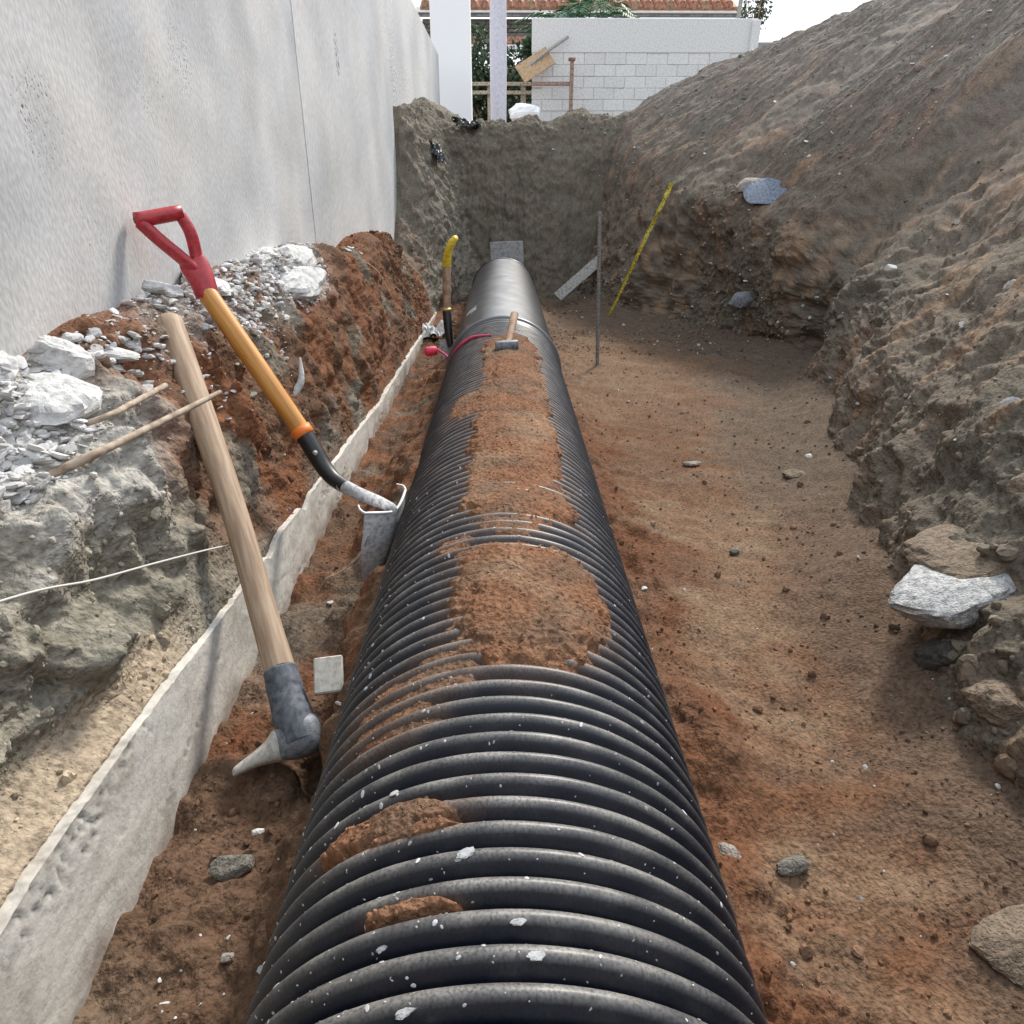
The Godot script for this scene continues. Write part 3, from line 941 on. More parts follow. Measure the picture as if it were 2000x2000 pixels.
# ---------------------------------------------------------------- tools
func curve(pts: Array, n: int) -> Array:
	var out := []
	for i in n:
		var u := float(i) / (n - 1) * (pts.size() - 1)
		var k := mini(int(u), pts.size() - 2)
		var f := u - k
		var a = pts[k]
		var b = pts[k + 1]
		var pa = pts[maxi(k - 1, 0)]
		var pb = pts[mini(k + 2, pts.size() - 1)]
		if a is float: out.append(cubic_interpolate(a, b, pa, pb, f))
		else: out.append(a.cubic_interpolate(b, pa, pb, f))
	return out

func build_pick() -> void:
	var root := thing("pick", "pick with plain wooden handle and grey iron head, leaning on the rubble bank", "pick", V(-0.42, 0.12, -1.12))
	var st := new_st()
	var hp := curve([V(-0.857, 0.845, -1.885), V(-0.738, 0.665, -1.695), V(-0.617, 0.480, -1.500), V(-0.530, 0.320, -1.345), V(-0.470, 0.225, -1.235), V(-0.455, 0.196, -1.205)], 40)
	var hr := curve([0.0335, 0.0325, 0.0290, 0.0300, 0.0320, 0.0320], 40)
	var r2 := []
	r2.append(Vector2(0.029, 0.026))
	hp.insert(0, hp[0] + (hp[0] - hp[1]).normalized() * 0.005)
	for r in hr: r2.append(Vector2(r, r * 0.86))
	add_tube(st, hp, r2, 28)
	part("handle", st, M.pick_wood, root)
	# rubber-wrapped socket
	st = new_st()
	var sp := curve([V(-0.474, 0.232, -1.243), V(-0.4735, 0.231, -1.242), V(-0.455, 0.200, -1.206), V(-0.432, 0.172, -1.162), V(-0.412, 0.142, -1.128)], 26)
	var sr := curve([0.031, 0.0345, 0.0365, 0.0400, 0.0400], 26)
	for i in sr.size(): sr[i] = sr[i] + (0.0012 if i in [10, 11, 18] else 0.0)
	add_tube(st, sp, sr, 28)
	part("socket", st, M.sleeve, root)
	# head: heel on the right, long curved point to the left
	st = new_st()
	var o := V(-0.370, 0.116, -1.137)
	var l := V(-0.155, 0.006, 0.064).normalized()
	var h := V(-0.36, 0.70, -0.62)
	h = (h - l * h.dot(l)).normalized()
	var sec := [[0.000, 0.050, 0.010, 0.022], [0.004, 0.066, 0.003, 0.034], [0.020, 0.076, -0.006, 0.047], [0.046, 0.080, -0.008, 0.048], [0.070, 0.074, -0.006, 0.041], [0.090, 0.056, -0.004, 0.030], [0.108, 0.040, -0.003, 0.025], [0.130, 0.026, -0.004, 0.021], [0.152, 0.015, -0.008, 0.017], [0.170, 0.006, -0.011, 0.014], [0.176, 0.000, -0.011, 0.010]]
	var c := []
	var rr := []
	for q in sec:
		c.append(o + l * q[0] + h * (q[1] + q[2]) * 0.5)
		rr.append(Vector2(q[3], (q[1] - q[2]) * 0.5))
	add_loft(st, curve(c, 40), curve(rr, 40), l.cross(h), h, 28, 3.0)
	part("head", st, M.iron, root)
	# the worn, cement-caked tip
	st = new_st()
	var c2 := []
	var r3 := []
	for k in range(4, sec.size()):
		c2.append(c[k] + h * 0.0006); r3.append(rr[k] * 1.035 + Vector2(0.0006, 0.0006))
	c2[0] = c[4] - h * 0.018
	r3[0] = rr[4] * Vector2(0.7, 0.55)
	add_loft(st, curve(c2, 30), curve(r3, 30), l.cross(h), h, 28, 2.8)
	part("point", st, M.worn, root)

func build_shovel() -> void:
	var root := thing("shovel", "shovel with red D-grip and orange shaft, its grip against the concrete wall", "shovel", V(-0.40, 0.12, -1.80))
	var st := new_st()
	# shaft
	add_tube(st, curve([V(-0.842, 0.890, -2.115), V(-0.713, 0.706, -2.048), V(-0.580, 0.517, -1.979)], 20), curve([0.0275, 0.0280, 0.0262], 20), 26)
	part("shaft", st, M.orange_wood, root)
	# grip: socket, two arms and the bar
	var grip := put("grip", null, M.red, root, -root.position)
	st = new_st()
	add_tube(st, curve([V(-0.8385, 0.8785, -2.114), V(-0.8395, 0.880, -2.1145), V(-0.850, 0.920, -2.122), V(-0.866, 0.958, -2.127), V(-0.872, 0.975, -2.126)], 16), [Vector2(.027, .027), Vector2(.031, .031)] + curve([Vector2(.0315, .0315), Vector2(.034, .028), Vector2(.040, .021), Vector2(.036, .016)], 14), 24, V(0.5, 0.3, 0.8))
	add_tube(st, curve([V(-0.862, 0.945, -2.122), V(-0.893, 0.985, -2.102), V(-0.932, 1.030, -2.083), V(-0.967, 1.074, -2.069)], 18), curve([Vector2(.017, .020), Vector2(.018, .019), Vector2(.018, .018), Vector2(.018, .018)], 18), 18, V(0.4, 0.4, 0.8))
	add_tube(st, curve([V(-0.860, 0.945, -2.130), V(-0.862, 0.992, -2.140), V(-0.868, 1.045, -2.142), V(-0.886, 1.088, -2.140)], 18), curve([Vector2(.016, .018), Vector2(.017, .017), Vector2(.017, .017), Vector2(.016, .016)], 18), 18, V(0.4, 0.4, 0.8))
	st.generate_normals()
	grip.mesh = st.commit()
	st = new_st()
	add_tube(st, [V(-0.976, 1.078, -2.064), V(-0.975, 1.078, -2.0645), V(-0.962, 1.080, -2.075), V(-0.900, 1.092, -2.125), V(-0.882, 1.095, -2.140), V(-0.880, 1.095, -2.141)], [0.015, 0.0205, 0.0195, 0.0195, 0.020, 0.015], 26)
	part("bar", st, M.red, root, grip)
	st = new_st()
	var ax := (V(-0.976, 1.078, -2.064) - V(-0.90, 1.092, -2.125)).normalized()
	add_tube(st, [V(-0.974, 1.078, -2.066), V(-0.974, 1.078, -2.066) + ax * 0.006], [0.009, 0.007], 16)
	part("rivet", st, M.dark_red, root, grip)
	# orange collar and black socket
	st = new_st()
	add_tube(st, [V(-0.588, 0.5285, -1.983), V(-0.587, 0.527, -1.9825), V(-0.5735, 0.508, -1.9755), V(-0.5725, 0.5065, -1.975)], [0.026, 0.0305, 0.0305, 0.026], 26)
	part("collar", st, M.orange, root)
	st = new_st()
	add_tube(st, curve([V(-0.5745, 0.510, -1.976), V(-0.545, 0.466, -1.955), V(-0.518, 0.428, -1.932), V(-0.488, 0.401, -1.908), V(-0.450, 0.386, -1.882)], 26), curve([0.0270, 0.0262, 0.0240, 0.0222, 0.0200], 26), 24)
	var sk := part("socket", st, M.black_steel, root)
	st = new_st()
	add_tube(st, [V(-0.536, 0.474, -1.925), V(-0.532, 0.472, -1.918)], [0.007, 0.005], 12)
	part("rivet", st, M.worn, root, sk)
	st = new_st()
	add_tube(st, curve([V(-0.462, 0.3895, -1.890), V(-0.425, 0.378, -1.868), V(-0.390, 0.370, -1.850), V(-0.345, 0.358, -1.832), V(-0.312, 0.342, -1.820), V(-0.312, 0.29, -1.812)], 30), curve([Vector2(.0208, .0208), Vector2(.020, .017), Vector2(.022, .012), Vector2(.022, .006), Vector2(.016, .004), Vector2(.008, .002)], 30), 22, V(-0.3, 0.9, 0.1))
	part("strap", st, M.blade, root)
	# blade: dished, pointed, with rolled shoulders
	var S := V(-0.330, 0.363, -1.832)
	var W := V(0.082, 0.006, -0.130).normalized()
	var D := V(-0.065, -0.250, 0.034).normalized()
	var N := W.cross(D).normalized()
	if N.x < 0: N = -N
	var hw := 0.086
	var face := func(u: float, v: float) -> Vector3:
		var w := hw
		if v > 0.32: w *= pow(maxf(0.0, 1.0 - pow((v - 0.32) / 0.68, 1.7)), 0.95) + 0.006
		var p := S + W * (u * w) + D * (0.272 * v)
		p += N * (0.036 * (1.0 - pow(absf(u), 1.5)) * (1.0 - 0.6 * v) + 0.014 * sin(PI * v))
		p += D * (0.018 * (1.0 - absf(u)) * sm(0.25, 0.0, v))
		return p
	var nu := 33
	var nv := 36
	for side in 2:
		for j in nv - 1:
			for i in nu - 1:
				var u0 := lerpf(-1, 1, float(i) / (nu - 1))
				var u1 := lerpf(-1, 1, float(i + 1) / (nu - 1))
				var v0 := float(j) / (nv - 1)
				var v1 := float(j + 1) / (nv - 1)
				var off := N * (0.0014 if side == 0 else -0.0014)
				var a: Vector3 = face.call(u0, v0) + off
				var b: Vector3 = face.call(u1, v0) + off
				var c: Vector3 = face.call(u1, v1) + off
				var d: Vector3 = face.call(u0, v1) + off
				var out := N if side == 0 else -N
				if (b - a).cross(c - a).dot(out) > 0: quad(st, a, b, c, d)
				else: quad(st, a, d, c, b)
	var blade := part("blade", st, M.blade, root)
	# rolled shoulders, each curling back at its outer end
	for s in [-1.0, 1.0]:
		st = new_st()
		var lip := []
		for k in 9: lip.append(face.call(s * lerpf(0.12, 1.0, k / 8.0), 0.0))
		lip.append(face.call(s, 0.0) - N * 0.014 + W * s * 0.004 - D * 0.006)
		lip.append(face.call(s, 0.0) - N * 0.030 - W * s * 0.006 - D * 0.009)
		add_tube(st, curve(lip, 34), curve([0.0040, 0.0045, 0.0045, 0.0040, 0.0022], 34), 10)
		part("shoulder", st, M.blade_edge, root, blade)

func build_far_shovel() -> void:
	var root := thing("shovel", "far shovel standing upright left of the pipe, yellow grip, worn wooden shaft and black socket", "shovel", V(-0.36, 0.12, -4.80))
	var st := new_st()
	add_tube(st, [V(-0.369, 0.690, -4.945), V(-0.372, 0.55, -4.905), V(-0.374, 0.420, -4.868)], [0.026, 0.0275, 0.0275], 18)
	part("shaft", st, M.old_wood, root)
	st = new_st()
	var grip_pts := [V(-0.3695, 0.680, -4.943), V(-0.369, 0.70, -4.945), V(-0.358, 0.768, -4.950), V(-0.333, 0.825, -4.950), V(-0.312, 0.850, -4.950)]
	for s in [-1.0, 1.0]:
		var pts := []
		var w := [0.0, 0.004, 0.035, 0.05, 0.05]
		for i in 5: pts.append(grip_pts[i] + V(0.0, 0.0, s * w[i]))
		add_tube(st, curve(pts, 18), curve([Vector2(.028, .028), Vector2(.029, .028), Vector2(.022, .024), Vector2(.022, .024), Vector2(.018, .018)], 18), 16, V(1, 0.2, 0))
	part("grip", st, M.yellow, root)
	st = new_st()
	add_tube(st, [V(-0.312, 0.850, -4.89), V(-0.312, 0.850, -4.90), V(-0.312, 0.850, -5.0), V(-0.312, 0.850, -5.01)], [0.012, 0.021, 0.021, 0.012], 16)
	part("bar", st, M.yellow, root)
	st = new_st()
	add_tube(st, [V(-0.374, 0.428, -4.870), V(-0.374, 0.427, -4.870), V(-0.3735, 0.412, -4.866), V(-0.3735, 0.411, -4.866)], [0.027, 0.031, 0.031, 0.027], 18)
	part("ferrule", st, M.brass, root)
	st = new_st()
	add_tube(st, [V(-0.3735, 0.413, -4.866), V(-0.369, 0.33, -4.845), V(-0.362, 0.25, -4.82), V(-0.352, 0.19, -4.80)], [0.028, 0.029, 0.026, 0.02], 18)
	part("socket", st, M.black_steel, root)
	st = new_st()
	for i in 8:
		var u0 := lerpf(-1, 1, i / 8.0)
		var u1 := lerpf(-1, 1, (i + 1) / 8.0)
		var q := func(u: float, v: float) -> Vector3:
			return V(-0.352 + u * 0.075 * (1.0 - v * v * 0.8), 0.235 - 0.22 * v + 0.0, -4.815 + 0.022 * u * u - 0.02 * v)
		for j in 6:
			quad(st, q.call(u0, (j + 1) / 6.0), q.call(u1, (j + 1) / 6.0), q.call(u1, j / 6.0), q.call(u0, j / 6.0))
	part("blade", st, M.blade, root)

func build_hammer() -> void:
	var root := thing("hammer", "small hammer with brown wooden handle lying on the spilled soil on top of the pipe", "hammer", V(0.018, 0.515, -3.15))
	var st := new_st()
	add_tube(st, curve([V(0.015, 0.525, -3.14), V(0.03, 0.56, -3.25), V(0.052, 0.618, -3.42)], 12), curve([Vector2(.013, .010), Vector2(.017, .013), Vector2(.019, .015)], 12), 14)
	part("handle", st, M.old_wood, root)
	st = new_st()
	add_tube(st, [V(-0.036, 0.528, -3.135), V(-0.034, 0.528, -3.135), V(-0.008, 0.528, -3.14), V(0.030, 0.529, -3.145), V(0.062, 0.531, -3.15), V(0.064, 0.531, -3.15)], [0.014, 0.020, 0.0215, 0.0215, 0.020, 0.014], 12, Vector3.UP, true, 4.0)
	part("head", st, M.iron, root)

# ---------------------------------------------------------------- loose things in the trench
func stick(called: String, label: String, category: String, pts: Array, rad: Array, m: Material, sides := 8, n := 16, group := "") -> MeshInstance3D:
	var st := new_st()
	var c := curve(pts, n)
	var at: Vector3 = c[0]
	for i in c.size(): c[i] = c[i] - at
	add_tube(st, c, curve(rad, n), sides)
	st.generate_normals()
	var o := put(called, st.commit(), m, null, at)
	tag(o, label, category, group)
	return o

func slab(called: String, label: String, category: String, at: Vector3, size: Vector3, rot: Vector3, m: Material, bevel := 0.004) -> MeshInstance3D:
	var st := new_st()
	add_box(st, Transform3D(), size, bevel)
	st.generate_normals()
	var o := put(called, st.commit(), m, null, at)
	o.rotation = rot
	tag(o, label, category)
	return o

func build_loose() -> void:
	# measuring tape, rebar, boards at the far end
	stick("rebar", "thin steel rebar stake standing upright in the trench floor", "rebar", [V(0.668, -0.06, -5.07), V(0.652, 0.45, -5.07), V(0.634, 1.008, -5.07)], [0.0125, 0.0125, 0.0125], M.steel, 10)
	slab("plank", "short pale grey plank leaning on the far right bank behind the rebar stake", "plank", V(0.83, 0.31, -7.86), V(0.115, 0.69, 0.022), V(-0.55, -0.25, -0.76), M.grey_wood)
	slab("board", "square grey cement board standing behind the far end of the smooth pipe", "board", V(0.045, 0.40, -7.93), V(0.345, 0.48, 0.02), V(-0.10, 0.08, 0.03), M.cement_board)
	var st := new_st()
	var pts := [V(0.984, 0.02, -6.93), V(1.06, 0.20, -6.90), V(1.15, 0.42, -6.88), V(1.235, 0.64, -6.84), V(1.33, 0.86, -6.84), V(1.41, 1.04, -6.84), V(1.476, 1.19, -6.86)]
	var ribbon := curve(pts, 50)
	var root := thing("measuring_tape", "long yellow measuring tape hanging down the far right bank to the trench floor", "tape measure", pts[0])
	for side in 2:
		for i in ribbon.size() - 1:
			var tw0 := 0.9 * nA.get_noise_1d(i * 0.16)
			var tw1 := 0.9 * nA.get_noise_1d((i + 1) * 0.16)
			var w0 := V(cos(tw0) * 0.012, 0.002, sin(tw0) * 0.012) * (1.0 + 0.9 * i / 50.0)
			var w1 := V(cos(tw1) * 0.012, 0.002, sin(tw1) * 0.012) * (1.0 + 0.9 * (i + 1) / 50.0)
			var off := V(-0.001, 0, 0.001) * (1.0 if side == 0 else -1.0)
			var a: Vector3 = ribbon[i] - w0 + off
			var b: Vector3 = ribbon[i] + w0 + off
			var c: Vector3 = ribbon[i + 1] + w1 + off
			var d: Vector3 = ribbon[i + 1] - w1 + off
			if side == 0: quad(st, a, b, c, d)
			else: quad(st, a, d, c, b)
	part("blade", st, M.tape, root)
	st = new_st()
	add_box(st, box_at(pts[0] + V(-0.006, -0.004, 0.004), 0.3, 0.0, 0.3), V(0.034, 0.014, 0.012), 0.002)
	part("hook", st, M.steel, root)
	# pink mason's line with its winder
	var sp := thing("line_spool", "bright pink spool of mason's line beside the footing, its cord running over the pipe", "spool", V(-0.43, 0.26, -4.25))
	st = new_st()
	add_tube(st, [V(-0.465, 0.272, -4.24), V(-0.462, 0.272, -4.24), V(-0.445, 0.273, -4.245), V(-0.412, 0.276, -4.255), V(-0.396, 0.277, -4.26), V(-0.393, 0.277, -4.26)], [0.010, 0.022, 0.028, 0.028, 0.022, 0.010], 16)
	part("spool", st, M.pink, sp)
	st = new_st()
	var cord := [V(-0.39, 0.285, -4.25), V(-0.33, 0.27, -4.15), V(-0.285, 0.30, -3.9), V(-0.262, 0.365, -3.72), V(-0.225, 0.420, -3.66), V(-0.165, 0.468, -3.62), V(-0.118, 0.487, -3.58), V(-0.06, 0.502, -3.52)]
	add_tube(st, curve(cord, 40), curve([0.006, 0.006, 0.007, 0.008, 0.009, 0.009, 0.007, 0.005], 40), 8)
	part("cord", st, M.pink_cord, sp)
	# blunt white offcut by the pick, jammed against the pipe
	slab("tile_offcut", "pale rectangular cement offcut lying between the pick head and the pipe", "offcut", V(-0.368, 0.232, -1.225), V(0.060, 0.014, 0.078), V(0.62, 0.18, 0.05), M.offcut, 0.003)
	# stones on the trench floor
	rock("stone", "oblong grey stone lying alone on the trench floor right of the pipe", "stone", V(0.530, 0.012, -0.93), V(0.072, 0.034, 0.040), M.stone, 11, V(0, 0.25, 0), "", 12, 0.05)
	rock("stone", "rough pale stone half tucked under the right flank of the pipe", "stone", V(0.418, 0.015, -0.955), V(0.062, 0.04, 0.055), M.stone_pale, 14, V(0.2, 0.9, 0.1))
	rock("stone", "small broken stone in the red clods right of the pipe", "stone", V(0.425, 0.03, -1.165), V(0.06, 0.032, 0.04), M.stone_pale, 17, V(0.3, -0.5, 0.5))
	rock("stone", "small grey stone against the pipe above the pale stone", "stone", V(0.390, 0.01, -1.04), V(0.04, 0.03, 0.04), M.stone, 19, V(0.3, 0.5, 0))
	rock("stone", "flat brown stone on the floor where the bank bends back", "stone", V(1.255, 0.02, -2.88), V(0.13, 0.045, 0.08), M.stone_brown, 23, V(0, 0.1, 0.05))
	rock("stone", "flat olive stone in the ditch between footing and pipe", "stone", V(-0.475, 0.082, -0.885), V(0.088, 0.026, 0.050), M.stone, 26, V(0.1, 0.3, -0.1))
	rock("stone", "tiny white stone in the ditch behind the flat olive stone", "stone", V(-0.452, 0.088, -0.955), V(0.026, 0.010, 0.014), M.chalk, 27, V(0, 0.1, 0))
	rock("stone", "white pebble nearest the pipe on the middle of the trench floor", "pebble", V(0.973, 0.008, -2.053), V(0.05, 0.016, 0.022), M.chalk, 31, V(0, 0.2, 0))
	rock("stone", "white pebble beside the toe of the right bank, next to a similar one", "pebble", V(1.035, 0.008, -2.0), V(0.04, 0.016, 0.022), M.chalk, 33, V(0, -0.2, 0))
	rock("stone", "grey stone chip on the red trench floor far right of the pipe", "stone", V(0.80, 0.008, -2.20), V(0.05, 0.022, 0.03), M.stone, 35, V(0, 0.4, 0))
	rock("stone", "small cluster chip of pale stone on the far floor", "stone", V(0.86, 0.01, -3.06), V(0.10, 0.02, 0.05), M.stone_pale, 37, V(0, 0.2, 0))
	rock("stone_slab", "broad sandy stone slab at the lower right corner of the trench floor", "stone", V(0.872, 0.022, -0.770), V(0.21, 0.060, 0.13), M.stone_brown, 41, V(-0.1, 0.25, 0.10), "", 10, 0.04, 40)
	rock("stone", "pale oyster-like chip near the bottom of the footing", "chip", V(-0.500, 0.078, -0.655), V(0.028, 0.008, 0.014), M.chalk, 43, V(0, 0.2, 0))
	rock("stone", "round white chip in the lower left ditch beyond the chip by the footing", "chip", V(-0.47, 0.082, -0.605), V(0.022, 0.008, 0.014), M.chalk, 45, V(0, 0.2, 0))
	rock("stone", "pinkish pebble in the ditch close to the nearest ribs", "pebble", V(-0.425, 0.088, -0.72), V(0.022, 0.014, 0.018), M.stone_pale, 46)
	# right bank
	rock("boulder", "large buried rock with a chalk-white broken face, sandy on top, jutting from the right bank", "rock", V(1.200, 0.232, -1.60), V(0.50, 0.12, 0.32), M.stone_white, 52, V(-0.15, 0.40, 0.12), "", 9, 0.04, 48)
	rock("rock_cap", "sandy brown cap of stone above the white broken face", "rock", V(1.245, 0.268, -1.665), V(0.42, 0.12, 0.30), M.stone_brown, 53, V(-0.10, 0.35, 0.10), "", 10, 0.05, 40)
	rock("boulder", "dark wet rock under the white-faced rock at the foot of the right bank", "rock", V(1.10, 0.085, -1.455), V(0.19, 0.13, 0.16), M.stone_dark, 57, V(0.1, 0.5, -0.35), "", 9, 0.05, 44)
	rock("boulder", "grey-brown rock in the right bank at the picture edge below the dark rock", "rock", V(1.09, 0.13, -1.22), V(0.20, 0.13, 0.18), M.stone_brown, 61, V(0.2, 0.3, -0.2), "", 10, 0.06, 44)
	rock("boulder", "rounded brown rock bulging from the right bank above the white-faced rock", "rock", V(1.41, 0.41, -1.72), V(0.18, 0.13, 0.16), M.stone_brown, 63, V(0.3, 0.2, 0.2), "", 11, 0.06, 40)
	rock("stone", "pale blue-grey stone wedged high in the right bank near the picture edge", "stone", V(1.50, 0.55, -2.07), V(0.12, 0.05, 0.08), M.stone_blue, 65, V(0.2, 0.2, 0.5))
	rock("stone", "whitish stone on the brow of the right bank, topmost of the two pale ones", "stone", V(2.02, 0.80, -2.93), V(0.08, 0.04, 0.06), M.stone_pale, 67, V(0.2, 0.2, 0.4))
	rock("stone", "pale grey block in the shaded far bank near its foot", "stone", V(1.85, 0.36, -5.72), V(0.22, 0.14, 0.14), M.stone_blue, 69, V(0.2, 0.5, 0.1))
	rock("stone", "white stone low on the slope left of the picture edge", "stone", V(1.86, 0.80, -3.6), V(0.06, 0.045, 0.05), M.chalk, 71)
	rock("stone", "white stone on the upper slope right of the slate", "stone", V(3.9, 1.98, -5.6), V(0.16, 0.08, 0.10), M.chalk, 73, V(0, 0.3, 0.4))
	# a slate-like sheet half buried in the slope
	rock("slate", "bluish grey slate-like slab sticking out of the spoil slope", "slab", V(2.04, 1.13, -5.86), V(0.50, 0.035, 0.36), M.slate, 81, V(0.60, 0.10, 0.14), "", 8, 0.03, 30)
	rock("stone", "sandy lump beside the slate on its upper left", "stone", V(1.88, 1.17, -6.00), V(0.26, 0.10, 0.14), M.stone_pale, 83, V(0.3, 0.3, 0.3))
	# sticks and cords on the left bank
	stick("twig", "longer bare stick lying across the pick handle on the rubble bank", "stick", [V(-0.825, 0.685, -1.205), V(-0.765, 0.707, -1.240), V(-0.735, 0.712, -1.340), V(-0.700, 0.717, -1.482), V(-0.655, 0.727, -1.631)], [0.0090, 0.0088, 0.0078, 0.0070, 0.0058], M.twig, 9)
	stick("twig", "shorter bare stick behind the pick handle on the rubble bank", "stick", [V(-0.87, 0.725, -1.335), V(-0.775, 0.752, -1.352), V(-0.772, 0.749, -1.471), V(-0.768, 0.748, -1.609)], [0.0060, 0.0062, 0.0066, 0.0072], M.twig, 9)
	stick("string", "loose white string sagging across the grey clay face of the left bank", "string", [V(-0.80, 0.655, -0.70), V(-0.722, 0.605, -0.93), V(-0.705, 0.545, -1.08), V(-0.675, 0.500, -1.22), V(-0.64, 0.455, -1.36), V(-0.615, 0.42, -1.46)], [0.0022, 0.0022, 0.0022, 0.0022, 0.002, 0.002], M.string, 6, 40)
	stick("wire", "thin rusty wire curving from the shovel blade into the ditch", "wire", [V(-0.368, 0.300, -1.74), V(-0.40, 0.235, -1.75), V(-0.455, 0.185, -1.75), V(-0.50, 0.16, -1.75), V(-0.53, 0.11, -1.75)], [0.0022, 0.002, 0.002, 0.002, 0.002], M.twig, 6, 24)
	stick("root", "pale curled root sticking out of the red bank under the shovel shaft", "root", [V(-0.735, 0.505, -2.40), V(-0.71, 0.525, -2.42), V(-0.695, 0.56, -2.44), V(-0.70, 0.625, -2.47)], [0.018, 0.014, 0.011, 0.004], M.chalk, 8)
	stick("root", "thin straw-coloured root hanging down the far red bank", "root", [V(-0.80, 0.76, -4.4), V(-0.74, 0.70, -4.45), V(-0.70, 0.60, -4.5), V(-0.68, 0.54, -4.55)], [0.004, 0.004, 0.003, 0.003], M.straw, 6)
	# cement bag rag at the far footing
	var rag := put("plastic_rag", crumpled(3, V(0.20, 0.10, 0.30), 22), M.chalk, null, V(-0.52, 0.12, -5.75))
	tag(rag, "crumpled whitish cement-bag scrap at the far end of the footing", "scrap")
	rag = put("plastic_rag", crumpled(5, V(0.30, 0.07, 0.16), 26), M.black_plastic, null, V(-0.40, 1.80, -9.1))
	rag.rotation = V(0.5, 0.2, -0.25)
	tag(rag, "torn black plastic sheet on the rim at the end of the trench", "plastic sheet")
	rag = put("plastic_rag", crumpled(9, V(0.14, 0.06, 0.24), 26), M.black_plastic, null, V(-0.66, 1.47, -8.15))
	rag.rotation = V(0.8, 0.5, -0.5)
	tag(rag, "torn black plastic scrap sticking out of the soil beneath the wall end", "plastic sheet")

func crumpled(seed_: int, size: Vector3, n: int) -> ArrayMesh:
	var pos := PackedVector3Array()
	for j in n:
		for i in n:
			var u := 2.0 * i / (n - 1) - 1.0
			var v := 2.0 * j / (n - 1) - 1.0
			var e := 1.0 + 0.35 * nA.get_noise_2d(u * 2.0 + seed_ * 7.0, v * 2.0)
			pos.append(V(u * size.x * 0.5 * e, size.y * (1.1 * nA.get_noise_2d(u * 0.8 + seed_ * 5.0, v * 0.8) + 0.35 * absf(nA.get_noise_2d(u * 2.2 + v, v * 2.2 + seed_))), -v * size.z * 0.5 * e))
	return grid(pos, n, n, PackedColorArray())

